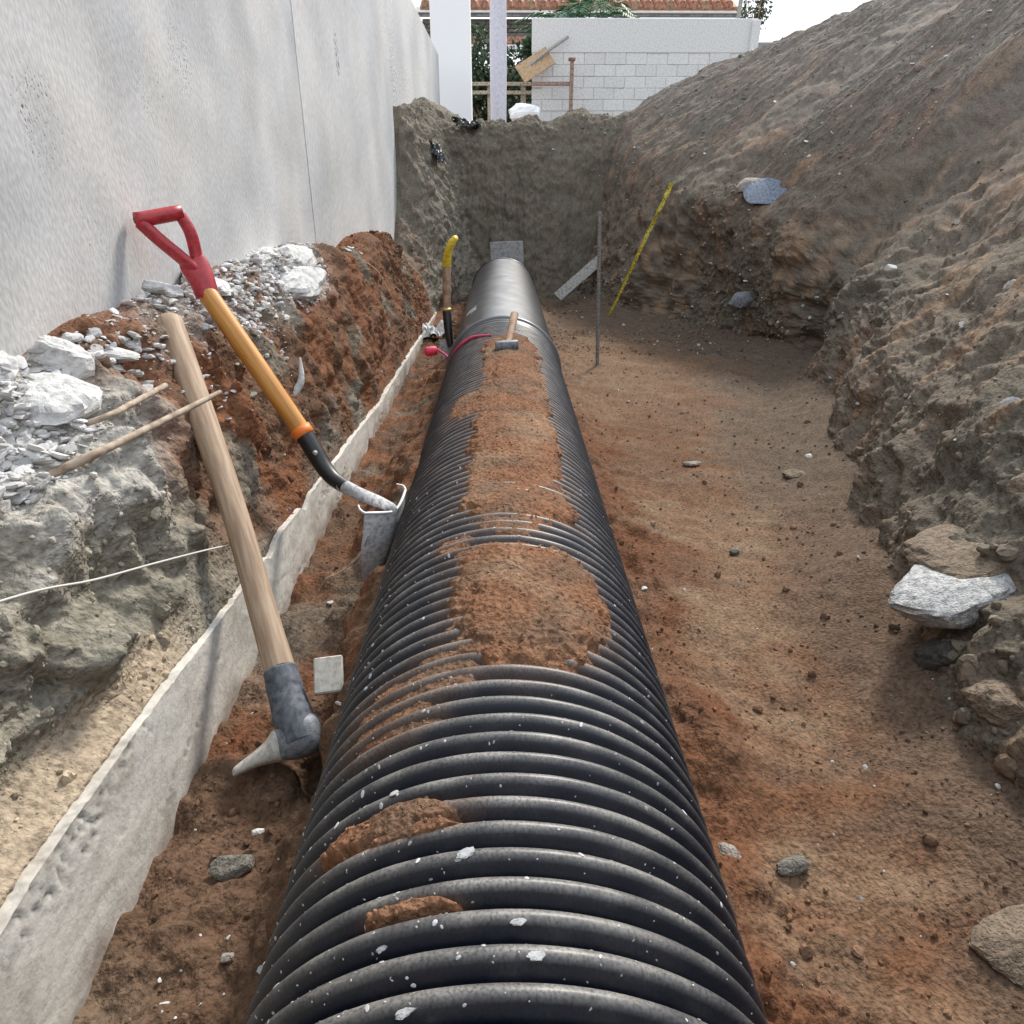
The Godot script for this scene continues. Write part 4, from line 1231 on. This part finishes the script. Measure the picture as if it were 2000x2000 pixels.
func build_rubble() -> void:
	# the big lumps of broken concrete on the near bank, then the smaller flakes
	var big := [
		["large smooth lump of white broken concrete, topmost on the near rubble bank", V(-0.905, 0.775, -1.36), V(0.24, 0.10, 0.20), V(0.15, 0.35, -0.22), 101],
		["upright white concrete shard behind the large white lump", V(-0.930, 0.825, -1.50), V(0.14, 0.13, 0.10), V(0.1, 0.5, -0.4), 103],
		["white concrete lump between the wall and the large white lump", V(-0.985, 0.825, -1.36), V(0.12, 0.09, 0.14), V(0.2, 0.1, -0.3), 105],
		["flat pale concrete flake under the large white lump", V(-0.865, 0.715, -1.34), V(0.15, 0.045, 0.13), V(0.1, 0.2, -0.15), 107],
		["grey flat concrete flake below the large lump, near the sticks", V(-0.838, 0.705, -1.42), V(0.10, 0.04, 0.09), V(0.0, 0.6, -0.25), 109],
		["small squarish white concrete chunk at the left picture edge", V(-0.925, 0.71, -1.235), V(0.075, 0.06, 0.07), V(0.1, 0.2, -0.1), 111],
		["thin white flake on the red earth above the short stick", V(-0.885, 0.82, -1.72), V(0.08, 0.035, 0.06), V(0.1, 0.5, -0.3), 113],
		["grey-white concrete flake on the red earth beside the pick handle top", V(-0.87, 0.815, -1.63), V(0.10, 0.022, 0.06), V(0.1, 0.1, -0.2), 115],
		["white lump beside the top of the pick handle", V(-0.93, 0.90, -2.05), V(0.12, 0.05, 0.09), V(0.1, 0.4, -0.3), 117],
		["broken white slab under the shovel's red grip", V(-0.925, 0.885, -2.35), V(0.16, 0.06, 0.16), V(0.2, 0.7, -0.3), 119],
		["big pale mortar lump in the middle of the far rubble heap", V(-0.905, 0.865, -3.25), V(0.24, 0.15, 0.50), V(0.1, 0.2, -0.40), 121],
		["second pale mortar lump, lower on the far rubble heap", V(-0.845, 0.80, -3.05), V(0.20, 0.14, 0.42), V(0.1, -0.2, -0.55), 123],
		["third pale mortar lump, nearest the wall on the far heap", V(-0.955, 0.90, -3.0), V(0.12, 0.09, 0.30), V(0.1, 0.1, -0.2), 125],
		["small white lump on the red crest at the far end of the bank", V(-0.86, 0.76, -4.5), V(0.08, 0.04, 0.14), V(0.1, 0.2, -0.2), 127]]
	for b in big:
		rock("concrete_chunk", b[0], "rubble", b[1], b[2], M.chalk, b[4], b[3], "broken concrete on the left bank", 11, 0.10, 36)
	rng.seed = 404
	var meshes := []
	for k in 4: meshes.append(rock_mesh(200 + k, V(1.5, 0.75, 1.3), 9, 0.1, 14, 1.0, 0.35, 0.75))
	var xf := [[], [], [], []]
	var cs := [[], [], [], []]
	var pos: PackedVector3Array = scatter_from[2][0]
	var nu: int = scatter_from[2][2]
	var nv: int = scatter_from[2][3]
	var zones := [[1.35, 0.34, -0.92, 0.10, 800], [1.25, 0.25, -0.85, 0.08, 700], [1.7, 0.15, -0.88, 0.10, 50], [2.15, 0.30, -0.93, 0.09, 420], [2.5, 0.40, -0.86, 0.11, 700], [3.1, 0.50, -0.88, 0.12, 1100], [1.85, 0.25, -0.84, 0.12, 160], [4.4, 0.4, -0.86, 0.06, 30], [2.0, 0.5, -0.82, 0.12, 60]]
	for z in zones:
		var made := 0
		var tries := 0
		while made < z[4] and tries < 60000:
			tries += 1
			var j := rng.randi_range(20, nv - 120)
			var i := rng.randi_range(2, int(nu * 0.6))
			var p := pos[j * nu + i]
			var e: float = pow((-p.z - z[0]) / z[1], 2) + pow((p.x - z[2]) / z[3], 2)
			if e > rng.randf(): continue
			made += 1
			var s := 0.005 + 0.030 * pow(rng.randf(), 3.5)
			var w := rng.randi() % 4
			xf[w].append(Transform3D(Basis.from_euler(V(rng.randf_range(-.5, .5), rng.randf() * TAU, rng.randf_range(-.6, .2))).scaled(Vector3.ONE * s), p + V(0, s * 0.12, 0)))
			var g := rng.randf_range(0.36, 0.66)
			cs[w].append(Color(g, g * 0.985, g * rng.randf_range(0.93, 1.0)))
	for w in 4: multi("rubble_bits", meshes[w], M.clod, xf[w], cs[w])
	# white grit on the floor and on the spoil slope
	var gx := []
	var gc := []
	for s in 2:
		pos = scatter_from[s][0]
		nu = scatter_from[s][2]
		nv = scatter_from[s][3]
		for k in (420 if s == 0 else 520):
			var j := rng.randi_range(30, nv - 60)
			var i := rng.randi_range(2, nu - 3)
			var p := pos[j * nu + i]
			if s == 0 and absf(p.x) < 0.3: continue
			if s == 0 and p.x > 0.35 and rng.randf() < 0.5: continue
			var z := (0.0035 + 0.011 * pow(rng.randf(), 5.0)) * (1.0 + 0.28 * minf(-p.z, 7.0) * (1.0 if s == 1 else 0.5))
			gx.append(Transform3D(Basis.from_euler(V(rng.randf(), rng.randf() * TAU, rng.randf())).scaled(Vector3.ONE * z), p + V(0, z * 0.15, 0)))
			var g := rng.randf_range(0.3, 0.7)
			gc.append(Color(g, g * 0.98, g * 0.95))
	multi("white_grit", meshes[0], M.clod, gx, gc)

# ---------------------------------------------------------------- beyond the trench
func build_beyond() -> void:
	# block wall, laid block by block above the ground, with a plastered band on top
	var root := thing("block_wall", "unplastered pale concrete block wall behind the end of the trench, smooth band on top", "wall", V(2.7, 1.8, -16.1))
	var st := new_st()
	var x0 := 0.57
	var x1 := 4.82
	add_box(st, box_at(V((x0 + x1) * 0.5, 2.62, -16.13)), V(x1 - x0 - 0.03, 1.68, 0.14), 0.005)
	part("mortar", st, M.mortar, root)
	rng.seed = 9
	var bl := 0.40
	var bh := 0.195
	var shared := []
	for v in 4:
		st = new_st()
		add_box(st, Transform3D(), V(bl - 0.007, bh - 0.007, 0.078), 0.004 + 0.001 * v)
		st.generate_normals()
		shared.append(st.commit())
	st = new_st()
	add_box(st, Transform3D(), V(bl * 0.5 - 0.012, bh - 0.012, 0.10), 0.007)
	st.generate_normals()
	var half := st.commit()
	for row in 8:
		var y := 1.92 + row * bh
		var x := x0 + (0.0 if row % 2 == 0 else -bl * 0.5)
		while x < x1 - 0.02:
			var a := maxf(x, x0)
			var b := minf(x + bl, x1)
			var m: Mesh = shared[rng.randi() % 4] if b - a > bl * 0.8 else half
			var o := put("block", m, M.blocks[rng.randi() % 3], root, V((a + b) * 0.5, y + bh * 0.5, -16.085 + rng.randf_range(-0.006, 0.006)) - root.position)
			if b - a < bl * 0.8: o.scale.x = (b - a) / (bl * 0.5)
			o.rotation.z = rng.randf_range(-0.006, 0.006)
			x += bl
	st = new_st()
	add_box(st, box_at(V((x0 + x1) * 0.5, 3.755, -16.09)), V(x1 - x0 + 0.01, 0.56, 0.115), 0.012)
	part("plaster_band", st, M.plaster, root)
	st = new_st()
	add_box(st, box_at(V(x1 - 0.04, 2.9, -16.08)), V(0.16, 2.2, 0.22), 0.01)
	part("end_pillar", st, M.plaster, root)
	# formwork board and prop against it, post with a rail
	slab("formwork_board", "light brown plywood board tilted against the left end of the block wall", "board", V(0.62, 3.24, -15.75), V(0.72, 0.34, 0.03), V(-0.35, 0.2, 0.55), M.ply, 0.004)
	stick("prop", "thin grey timber prop rising from the plywood board across the block wall", "prop", [V(0.50, 3.22, -15.72), V(0.85, 3.47, -15.80), V(1.24, 3.72, -15.94)], [0.025, 0.028, 0.03], M.grey_wood, 8)
	var pf := thing("post_with_rail", "rusty post with one thin rail in front of the block wall", "post", V(1.31, 1.8, -15.7))
	st = new_st()
	add_box(st, box_at(V(1.31, 2.55, -15.7)), V(0.07, 1.52, 0.07), 0.008)
	part("post", st, M.rust_wood, pf)
	st = new_st()
	add_box(st, box_at(V(1.305, 3.325, -15.7)), V(0.13, 0.05, 0.12), 0.01)
	part("cap", st, M.old_wood, pf)
	st = new_st()
	add_box(st, box_at(V(0.93, 2.93, -15.72)), V(0.76, 0.07, 0.04), 0.006)
	part("rail", st, M.rust_wood, pf)
	# white pillar and the pale palm-like post
	var wp := thing("white_pillar", "bright white plastered pillar beyond the end of the concrete wall", "pillar", V(-0.85, 1.8, -14.3))
	st = new_st()
	add_box(st, box_at(V(-0.86, 3.7, -14.35)), V(0.66, 4.2, 0.4), 0.01)
	part("shaft", st, M.white, wp)
	st = new_st()
	add_box(st, box_at(V(-0.86, 1.95, -14.35)), V(0.70, 0.34, 0.44), 0.01)
	part("base", st, M.white, wp)
	stick("pale_post", "tall round pale lilac-white post between the white pillar and the block wall", "post", [V(-0.07, 1.7, -14.5), V(-0.068, 3.0, -14.5), V(-0.066, 3.8, -14.5), V(-0.064, 5.6, -14.5)], [0.135, 0.145, 0.142, 0.11], M.pale_post, 20)
	# timber fence
	var fc := thing("timber_fence", "low pale timber fence with two rails beyond the pale post", "fence", V(0.0, 1.8, -16.6))
	for y in [3.02, 2.87]:
		st = new_st()
		add_box(st, box_at(V(-0.05, y, -16.55)), V(1.36, 0.065, 0.05), 0.006)
		part("rail", st, M.fence_wood, fc)
	for x in [-0.66, -0.25, 0.42]:
		st = new_st()
		add_box(st, box_at(V(x, 2.45, -16.62)), V(0.10, 1.2, 0.08), 0.008)
		part("post", st, M.fence_wood, fc)
	st = new_st()
	var bag := rock_mesh(307, V(0.62, 0.36, 0.35), 10, 0.15, 24, 0.75)
	var bo := put("sack", bag, M.white, null, V(0.40, 2.42, -15.4))
	tag(bo, "white sack on the ground left of the block wall", "sack")
	# low grey wall at the right of the block wall, orange rag
	slab("grey_wall", "low grey wall running off behind the spoil heap right of the block wall", "wall", V(5.3, 2.75, -16.4), V(1.5, 1.9, 0.2), V(0, -0.1, 0), M.grey_wall, 0.01)
	var orag := put("orange_rag", crumpled(15, V(0.30, 0.12, 0.2), 16), M.orange, null, V(2.86, 2.50, -10.3))
	tag(orag, "small orange scrap on the ridge in front of the block wall", "scrap")
	orag.rotation = V(0.6, 0, 0.2)
	# house with a tiled roof
	var hs := thing("house", "building with red tiled eaves, white beams and grey timber band behind the block wall", "house", V(2.0, 1.8, -21.0))
	st = new_st()
	add_box(st, box_at(V(1.8, 4.62, -20.6)), V(7.4, 0.36, 0.3), 0.01)
	part("wall_band", st, M.dark_timber, hs)
	for k in 4:
		st = new_st()
		add_box(st, box_at(V(1.8, 4.475 + k * 0.085, -20.43)), V(7.4, 0.072, 0.05), 0.006)
		part("plank", st, M.dark_timber, hs)
	st = new_st()
	add_box(st, box_at(V(1.8, 4.355, -20.42)), V(7.4, 0.15, 0.2), 0.01)
	part("red_beam", st, M.terracotta, hs)
	st = new_st()
	add_box(st, box_at(V(1.8, 4.20, -20.40)), V(7.4, 0.12, 0.22), 0.01)
	part("white_beam", st, M.white, hs)
	st = new_st()
	add_box(st, box_at(V(1.8, 4.905, -20.1)), V(7.6, 0.11, 0.14), 0.01)
	part("fascia", st, M.white, hs)
	st = new_st()
	add_box(st, box_at(V(1.8, 4.815, -20.14)), V(7.6, 0.06, 0.1), 0.01)
	part("gutter", st, M.grey_wall, hs)
	st = new_st()
	add_box(st, Transform3D(Basis.from_euler(V(0.42, 0, 0)), V(1.8, 5.42, -21.1)), V(7.4, 0.08, 2.4), 0.01)
	var roof := part("roof", st, M.terracotta, hs)
	for k in 27:
		st = new_st()
		var x := -1.75 + k * 0.27
		add_tube(st, [V(x, 4.99, -19.96), V(x, 5.50, -21.1), V(x, 5.95, -22.1)], [0.10, 0.10, 0.10], 10)
		part("tile_row", st, M.terracotta if k % 3 else M.terracotta2, hs, roof)
		roof.get_child(roof.get_child_count() - 1).position = Vector3.ZERO
	for x in [-1.1, 1.3, 5.2]:
		st = new_st()
		add_box(st, box_at(V(x, 3.0, -20.45)), V(0.16, 2.4, 0.16), 0.01)
		part("column", st, M.terracotta2, hs)
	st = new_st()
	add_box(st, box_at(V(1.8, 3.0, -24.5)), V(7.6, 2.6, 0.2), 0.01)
	part("back_wall", st, M.dun_wall, hs)
	# plants
	rng.seed = 33
	bush("bush", "dense dark green bush behind the timber fence", V(-0.2, 1.8, -18.6), V(2.6, 2.5, 1.2), 6500, 0.12, M.leaf_dark)
	bush("bush", "thin grey-green shrub rising past the right end of the block wall", V(5.15, 2.2, -17.6), V(0.75, 3.4, 0.6), 2200, 0.08, M.leaf_grey)
	bush("bush", "small green weed on the crest of the spoil heap", V(4.72, 2.92, -10.4), V(0.42, 0.5, 0.3), 160, 0.05, M.leaf_light)
	palm()
	stick("bare_pole", "leaning grey bare pole beside the thin shrub at the end of the block wall", "pole", [V(4.66, 2.2, -16.9), V(4.68, 3.6, -17.0), V(4.78, 5.2, -17.1)], [0.05, 0.045, 0.04], M.grey_wood, 8)

func bush(called: String, label: String, at: Vector3, size: Vector3, n: int, leaf: float, m: Material) -> void:
	var root := thing(called, label, "bush", at)
	var st := new_st()
	for k in 7:
		var a := TAU * k / 7.0
		var top := V(cos(a) * size.x * 0.32, size.y * rng.randf_range(0.55, 0.9), sin(a) * size.z * 0.3)
		add_tube(st, curve([V(cos(a) * 0.05, -0.1, sin(a) * 0.05), top * V(0.5, 0.55, 0.5), top], 8), curve([0.022, 0.015, 0.006], 8), 6)
	st.generate_normals()
	put("stem", st.commit(), M.old_wood, root)
	st = new_st()
	st.set_smooth_group(-1)
	var clumps := []
	for k in 16:
		clumps.append([V(rng.randf_range(-.42, .42) * size.x, rng.randf_range(0.18, 0.92) * size.y, rng.randf_range(-.4, .4) * size.z), rng.randf_range(0.14, 0.3)])
	for k in n:
		var c = clumps[rng.randi() % clumps.size()]
		var dir := V(rng.randfn(), rng.randfn(), rng.randfn()).normalized()
		var p: Vector3 = c[0] + dir * c[1] * pow(rng.randf(), 0.4) * V(size.x * 0.6, size.y * 0.5, size.z * 0.6) * 1.1
		var l := leaf * rng.randf_range(0.6, 1.5)
		var f := (dir + V(rng.randfn() * .5, rng.randfn() * .5 - 0.2, rng.randfn() * .5)).normalized()
		var s := f.cross(V(rng.randfn(), rng.randfn(), rng.randfn())).normalized() * l * 0.28
		var mid := p + f * l * 0.5 + f.cross(s).normalized() * l * 0.08
		tri(st, p, mid + s, mid - s)
		tri(st, p + f * l, mid - s, mid + s)
	st.generate_normals()
	put("foliage", st.commit(), m, root)

func palm() -> void:
	var root := thing("palm", "low palm with spreading green fronds just behind the top of the block wall", "palm", V(1.7, 1.8, -17.4))
	var st := new_st()
	add_tube(st, [V(0, -0.1, 0), V(0.02, 1.0, 0), V(0.0, 2.15, 0)], [0.16, 0.13, 0.11], 12)
	st.generate_normals()
	put("trunk", st.commit(), M.old_wood, root)
	for k in 26:
		st = new_st()
		var a := TAU * k / 26.0 + rng.randf_range(-.15, .15)
		var reach := rng.randf_range(0.95, 1.35)
		var lift := rng.randf_range(0.15, 0.6)
		var dir := V(cos(a) * 1.05, 0, sin(a) * 0.7)
		var rib := curve([V(0, 2.1, 0), V(0, 2.1 + lift * 0.8, 0) + dir * reach * 0.4, V(0, 2.1 + lift, 0) + dir * reach * 0.75, V(0, 2.1 + lift * 0.6, 0) + dir * reach * 1.1], 22)
		add_tube(st, rib, curve([0.018, 0.012, 0.008, 0.003], 22), 5)
		st.set_smooth_group(-1)
		for i in range(2, 22):
			var t: Vector3 = (rib[i] - rib[i - 1]).normalized()
			var sd := t.cross(Vector3.UP).normalized()
			for s in [-1.0, 1.0]:
				var l := 0.34 * sin(PI * (i - 1) / 22.0) + 0.06
				var e: Vector3 = rib[i] + (sd * s * 0.85 + t * 0.5 + V(0, -0.15 + rng.randf_range(-.15, .1), 0)) * l
				var w := t * 0.026
				var mid: Vector3 = rib[i].lerp(e, 0.5) + V(0, 0.02, 0)
				tri(st, rib[i], mid + w, mid - w)
				tri(st, e, mid - w, mid + w)
		st.generate_normals()
		put("frond", st.commit(), M.leaf_palm, root)

# ---------------------------------------------------------------- materials
func triplanar(m: StandardMaterial3D, scale: float) -> StandardMaterial3D:
	m.uv1_triplanar = true
	m.uv1_world_triplanar = true
	m.uv1_scale = Vector3.ONE * scale
	return m

func stone_mat(r: float, g: float, b: float, tex: Texture2D, bump: Texture2D) -> StandardMaterial3D:
	return triplanar(mat(lin(r, g, b), 0.92, {"albedo_texture": tex, "heightmap_enabled": true, "heightmap_texture": bump, "heightmap_scale": 0.5}), 4.0)

func build_materials() -> void:
	var soil_tex := ntex(5, 0.03, [[0.2, grey(0.66)], [0.42, grey(0.90)], [0.6, grey(0.97)], [0.85, grey(1.0)]], 1024)
	var soil_bump := ntex(6, 0.035, [], 1024)
	var coarse := ntex(7, 0.012, [[0.25, grey(0.72)], [0.5, grey(0.93)], [0.75, grey(1.0)]], 512)
	var stone_tex := ntex(8, 0.02, [[0.2, grey(0.6)], [0.45, grey(0.88)], [0.7, grey(1.0)]], 512)
	var white_tex := ntex(9, 0.02, [[0.28, grey(0.78)], [0.45, grey(0.93)], [0.7, grey(1.0)]], 512)
	var pitted := ntex(10, 0.06, [[0.26, grey(0.35)], [0.33, grey(0.85)], [0.6, grey(1.0)]], 512)
	var soft_tex := ntex(12, 0.03, [[0.2, grey(0.90)], [0.5, grey(0.97)], [0.8, grey(1.0)]], 512)
	var specked := ntex(13, 0.05, [[0.26, grey(0.45)], [0.32, grey(0.90)], [0.6, grey(1.0)]], 1024)
	var s := mat(Color.WHITE, 0.95, {"albedo_texture": soil_tex, "vertex_color_use_as_albedo": true, "heightmap_enabled": true, "heightmap_texture": soil_bump, "heightmap_scale": 0.5, "metallic_specular": 0.25})
	M.soil = triplanar(s, 2.2)
	M.clod = mat(Color.WHITE, 0.95, {"vertex_color_use_as_albedo": true, "metallic_specular": 0.25})
	M.far_ground = triplanar(mat(lin(0.25, 0.20, 0.15), 0.95, {"albedo_texture": coarse}), 0.6)
	M.pipe = triplanar(mat(Color.WHITE, 0.46, {"vertex_color_use_as_albedo": true, "metallic_specular": 0.5, "albedo_texture": ntex(31, 0.06, [[0.25, grey(0.58)], [0.45, grey(0.86)], [0.7, grey(1.0)]], 1024)}), 3.0)
	M.pipe_smooth = mat(Color.WHITE, 0.36, {"vertex_color_use_as_albedo": true, "metallic_specular": 0.6})
	M.cement = triplanar(mat(lin(0.42, 0.43, 0.44), 0.9, {"albedo_texture": white_tex}), 8.0)
	M.concrete = triplanar(mat(lin(0.60, 0.60, 0.59), 0.9, {"albedo_texture": coarse, "heightmap_enabled": true, "heightmap_texture": pitted, "heightmap_scale": 0.3}), 1.0)
	M.rough_vc = triplanar(mat(Color.WHITE, 0.93, {"albedo_texture": soft_tex, "vertex_color_use_as_albedo": true, "heightmap_enabled": true, "heightmap_texture": soil_bump, "heightmap_scale": 0.06}), 2.4)
	var grain := func(seed_: int, a: Color, b: Color, c: Color) -> NoiseTexture2D:
		return ntex(seed_, 0.012, [[0.25, a], [0.5, b], [0.75, c]], 512)
	M.pick_wood = mat(Color.WHITE, 0.62, {"albedo_texture": grain.call(21, lin(0.30, 0.205, 0.135), lin(0.37, 0.265, 0.180), lin(0.43, 0.320, 0.225)), "metallic_specular": 0.4})
	M.pick_wood.uv1_scale = V(2, 0.9, 1)
	M.orange_wood = mat(Color.WHITE, 0.38, {"albedo_texture": grain.call(22, lin(0.50, 0.21, 0.035), lin(0.58, 0.265, 0.055), lin(0.63, 0.31, 0.08)), "metallic_specular": 0.5})
	M.orange_wood.uv1_scale = V(2, 0.7, 1)
	M.old_wood = triplanar(mat(Color.WHITE, 0.75, {"albedo_texture": grain.call(23, lin(0.16, 0.09, 0.05), lin(0.27, 0.16, 0.095), lin(0.36, 0.25, 0.17))}), 2.0)
	M.grey_wood = triplanar(mat(lin(0.42, 0.40, 0.37), 0.85, {"albedo_texture": stone_tex}), 3.0)
	M.cement_board = triplanar(mat(lin(0.33, 0.33, 0.33), 0.85, {"albedo_texture": white_tex}), 2.0)
	M.offcut = triplanar(mat(lin(0.52, 0.50, 0.45), 0.85, {"albedo_texture": white_tex}), 6.0)
	M.sleeve = triplanar(mat(lin(0.135, 0.15, 0.18), 0.72, {"albedo_texture": ntex(24, 0.03, [[0.25, grey(0.55)], [0.5, grey(0.85)], [0.7, grey(1.0)]], 256)}), 6.0)
	M.iron = triplanar(mat(lin(0.25, 0.27, 0.30), 0.62, {"metallic": 0.25, "albedo_texture": stone_tex, "heightmap_enabled": true, "heightmap_texture": pitted, "heightmap_scale": 0.08}), 5.0)
	M.worn = triplanar(mat(lin(0.52, 0.49, 0.44), 0.7, {"albedo_texture": white_tex, "metallic": 0.1}), 8.0)
	M.blade = triplanar(mat(Color.WHITE, 0.55, {"metallic": 0.2, "albedo_texture": ntex(25, 0.03, [[0.3, lin(0.30, 0.29, 0.28)], [0.40, lin(0.60, 0.60, 0.60)], [0.7, lin(0.72, 0.73, 0.75)]], 512)}), 3.5)
	M.blade_edge = mat(lin(0.66, 0.66, 0.66), 0.5, {"metallic": 0.2})
	M.black_steel = triplanar(mat(lin(0.016, 0.016, 0.018), 0.42, {"albedo_texture": pitted}), 3.0)
	M.red = triplanar(mat(lin(0.46, 0.030, 0.040), 0.40, {"albedo_texture": white_tex}), 5.0)
	M.dark_red = mat(lin(0.16, 0.02, 0.03), 0.5)
	M.orange = mat(lin(0.85, 0.21, 0.03), 0.5)
	M.yellow = triplanar(mat(lin(0.72, 0.52, 0.03), 0.45, {"albedo_texture": white_tex}), 4.0)
	M.brass = mat(lin(0.5, 0.36, 0.12), 0.4, {"metallic": 0.6})
	M.steel = triplanar(mat(lin(0.26, 0.25, 0.24), 0.6, {"metallic": 0.2, "albedo_texture": stone_tex}), 5.0)
	M.tape = triplanar(mat(Color.WHITE, 0.5, {"albedo_texture": ntex(26, 0.05, [[0.36, lin(0.10, 0.08, 0.02)], [0.44, lin(0.55, 0.42, 0.03)], [0.6, lin(0.66, 0.52, 0.05)]], 256)}), 4.0)
	M.pink = mat(lin(0.78, 0.05, 0.10), 0.6)
	M.pink_cord = mat(lin(0.55, 0.06, 0.13), 0.8)
	M.twig = triplanar(mat(Color.WHITE, 0.85, {"albedo_texture": grain.call(27, lin(0.25, 0.18, 0.13), lin(0.42, 0.33, 0.25), lin(0.52, 0.44, 0.35))}), 5.0)
	M.string = mat(lin(0.58, 0.56, 0.52), 0.9)
	M.straw = mat(lin(0.45, 0.30, 0.16), 0.9)
	M.black_plastic = mat(lin(0.02, 0.022, 0.025), 0.35)
	M.stone = stone_mat(0.20, 0.185, 0.155, stone_tex, pitted)
	M.stone_pale = stone_mat(0.36, 0.32, 0.27, stone_tex, pitted)
	M.stone_brown = stone_mat(0.22, 0.165, 0.115, stone_tex, pitted)
	M.stone_dark = stone_mat(0.085, 0.08, 0.075, stone_tex, pitted)
	M.stone_blue = stone_mat(0.24, 0.25, 0.26, stone_tex, pitted)
	M.stone_white = stone_mat(0.50, 0.50, 0.49, stone_tex, pitted)
	M.slate = stone_mat(0.20, 0.235, 0.29, stone_tex, pitted)
	M.chalk = triplanar(mat(lin(0.64, 0.635, 0.62), 0.92, {"albedo_texture": white_tex, "heightmap_enabled": true, "heightmap_texture": pitted, "heightmap_scale": 0.25}), 3.0)
	M.mortar = triplanar(mat(lin(0.70, 0.695, 0.68), 0.95, {"albedo_texture": white_tex}), 1.5)
	M.blocks = []
	for v in [0.655, 0.68, 0.635]: M.blocks.append(triplanar(mat(lin(v + 0.03, v * 0.99 + 0.03, v * 0.965 + 0.03), 0.95, {"albedo_texture": soft_tex, "heightmap_enabled": true, "heightmap_texture": pitted, "heightmap_scale": 0.2}), 1.3))
	M.plaster = triplanar(mat(lin(0.69, 0.685, 0.67), 0.9, {"albedo_texture": soft_tex}), 1.6)
	M.white = mat(lin(0.88, 0.88, 0.88), 0.7)
	M.pale_post = triplanar(mat(lin(0.66, 0.64, 0.71), 0.8, {"albedo_texture": soft_tex}), 1.0)
	M.ply = triplanar(mat(lin(0.50, 0.34, 0.20), 0.8, {"albedo_texture": white_tex}), 1.5)
	M.rust_wood = triplanar(mat(lin(0.36, 0.24, 0.19), 0.85, {"albedo_texture": stone_tex}), 2.0)
	M.fence_wood = triplanar(mat(lin(0.50, 0.42, 0.32), 0.85, {"albedo_texture": stone_tex}), 2.0)
	M.grey_wall = triplanar(mat(lin(0.30, 0.30, 0.32), 0.9, {"albedo_texture": white_tex}), 0.8)
	M.dark_timber = triplanar(mat(lin(0.24, 0.21, 0.19), 0.85, {"albedo_texture": stone_tex}), 1.0)
	M.terracotta = triplanar(mat(lin(0.55, 0.28, 0.19), 0.85, {"albedo_texture": stone_tex}), 1.0)
	M.terracotta2 = triplanar(mat(lin(0.52, 0.33, 0.22), 0.85, {"albedo_texture": stone_tex}), 1.0)
	M.dun_wall = mat(lin(0.30, 0.28, 0.24), 0.9)  # one even drab colour for the house back wall
	for q in [["leaf_dark", 0.085, 0.13, 0.07], ["leaf_grey", 0.13, 0.15, 0.085], ["leaf_light", 0.10, 0.19, 0.06], ["leaf_palm", 0.10, 0.20, 0.11]]:
		M[q[0]] = triplanar(mat(lin(q[1], q[2], q[3]), 0.6, {"albedo_texture": coarse, "backlight_enabled": true, "backlight": lin(q[1] * 0.8, q[2] * 1.0, q[3] * 0.6)}), 1.5)

# ---------------------------------------------------------------- the scene
func _ready() -> void:
	var cam := Camera3D.new()
	cam.name = "camera"
	cam.position = V(0, 1.16, 0)
	cam.rotation = V(-0.426412, -0.011705, 0)
	cam.fov = 71.075
	cam.near = 0.05
	cam.far = 600.0
	add_child(cam)
	cam.current = true
	var we := WorldEnvironment.new()
	we.name = "world"
	var env := Environment.new()
	env.background_mode = Environment.BG_SKY
	var sky := Sky.new()
	var sm_ := ProceduralSkyMaterial.new()
	sm_.sky_top_color = Color(0.86, 0.90, 0.95)
	sm_.sky_horizon_color = Color(0.97, 0.98, 0.99)
	sm_.ground_bottom_color = Color(0.45, 0.40, 0.35)
	sm_.ground_horizon_color = Color(0.85, 0.84, 0.82)
	sm_.sky_energy_multiplier = 1.05
	sky.sky_material = sm_
	env.sky = sky
	env.tonemap_mode = Environment.TONE_MAPPER_LINEAR
	env.tonemap_exposure = 1.55
	env.sdfgi_enabled = true
	env.ssao_enabled = true
	env.ssil_enabled = true
	we.environment = env
	add_child(we)
	var sun := DirectionalLight3D.new()
	sun.name = "sun"
	sun.light_energy = 0.95
	sun.light_angular_distance = 11.0
	sun.light_color = Color(1.0, 0.97, 0.93)
	sun.shadow_enabled = true
	sun.look_at_from_position(V(2.6, 5.4, -5.6), Vector3.ZERO)
	add_child(sun)

	nA.noise_type = FastNoiseLite.TYPE_SIMPLEX_SMOOTH
	nA.frequency = 1.0; nA.fractal_octaves = 3; nA.seed = 1
	nB.noise_type = FastNoiseLite.TYPE_SIMPLEX_SMOOTH
	nB.frequency = 1.0; nB.fractal_type = FastNoiseLite.FRACTAL_RIDGED; nB.fractal_octaves = 4; nB.seed = 2
	nC.noise_type = FastNoiseLite.TYPE_CELLULAR
	nC.frequency = 1.0; nC.fractal_type = FastNoiseLite.FRACTAL_NONE; nC.seed = 3
	nC.cellular_return_type = FastNoiseLite.RETURN_DISTANCE
	nF.noise_type = FastNoiseLite.TYPE_SIMPLEX
	nF.frequency = 1.0; nF.fractal_octaves = 2; nF.seed = 4

	var t := Time.get_ticks_msec()
	build_materials()
	build_ground()
	print("ground ", Time.get_ticks_msec() - t)
	build_wall()
	print("wall ", Time.get_ticks_msec() - t)
	build_beyond()
	build_pipe()
	build_pipe_soil()
	print("pipe ", Time.get_ticks_msec() - t)
	build_pick()
	build_shovel()
	build_far_shovel()
	build_hammer()
	build_loose()
	build_rubble()
	scatter()
	print("all ", Time.get_ticks_msec() - t)
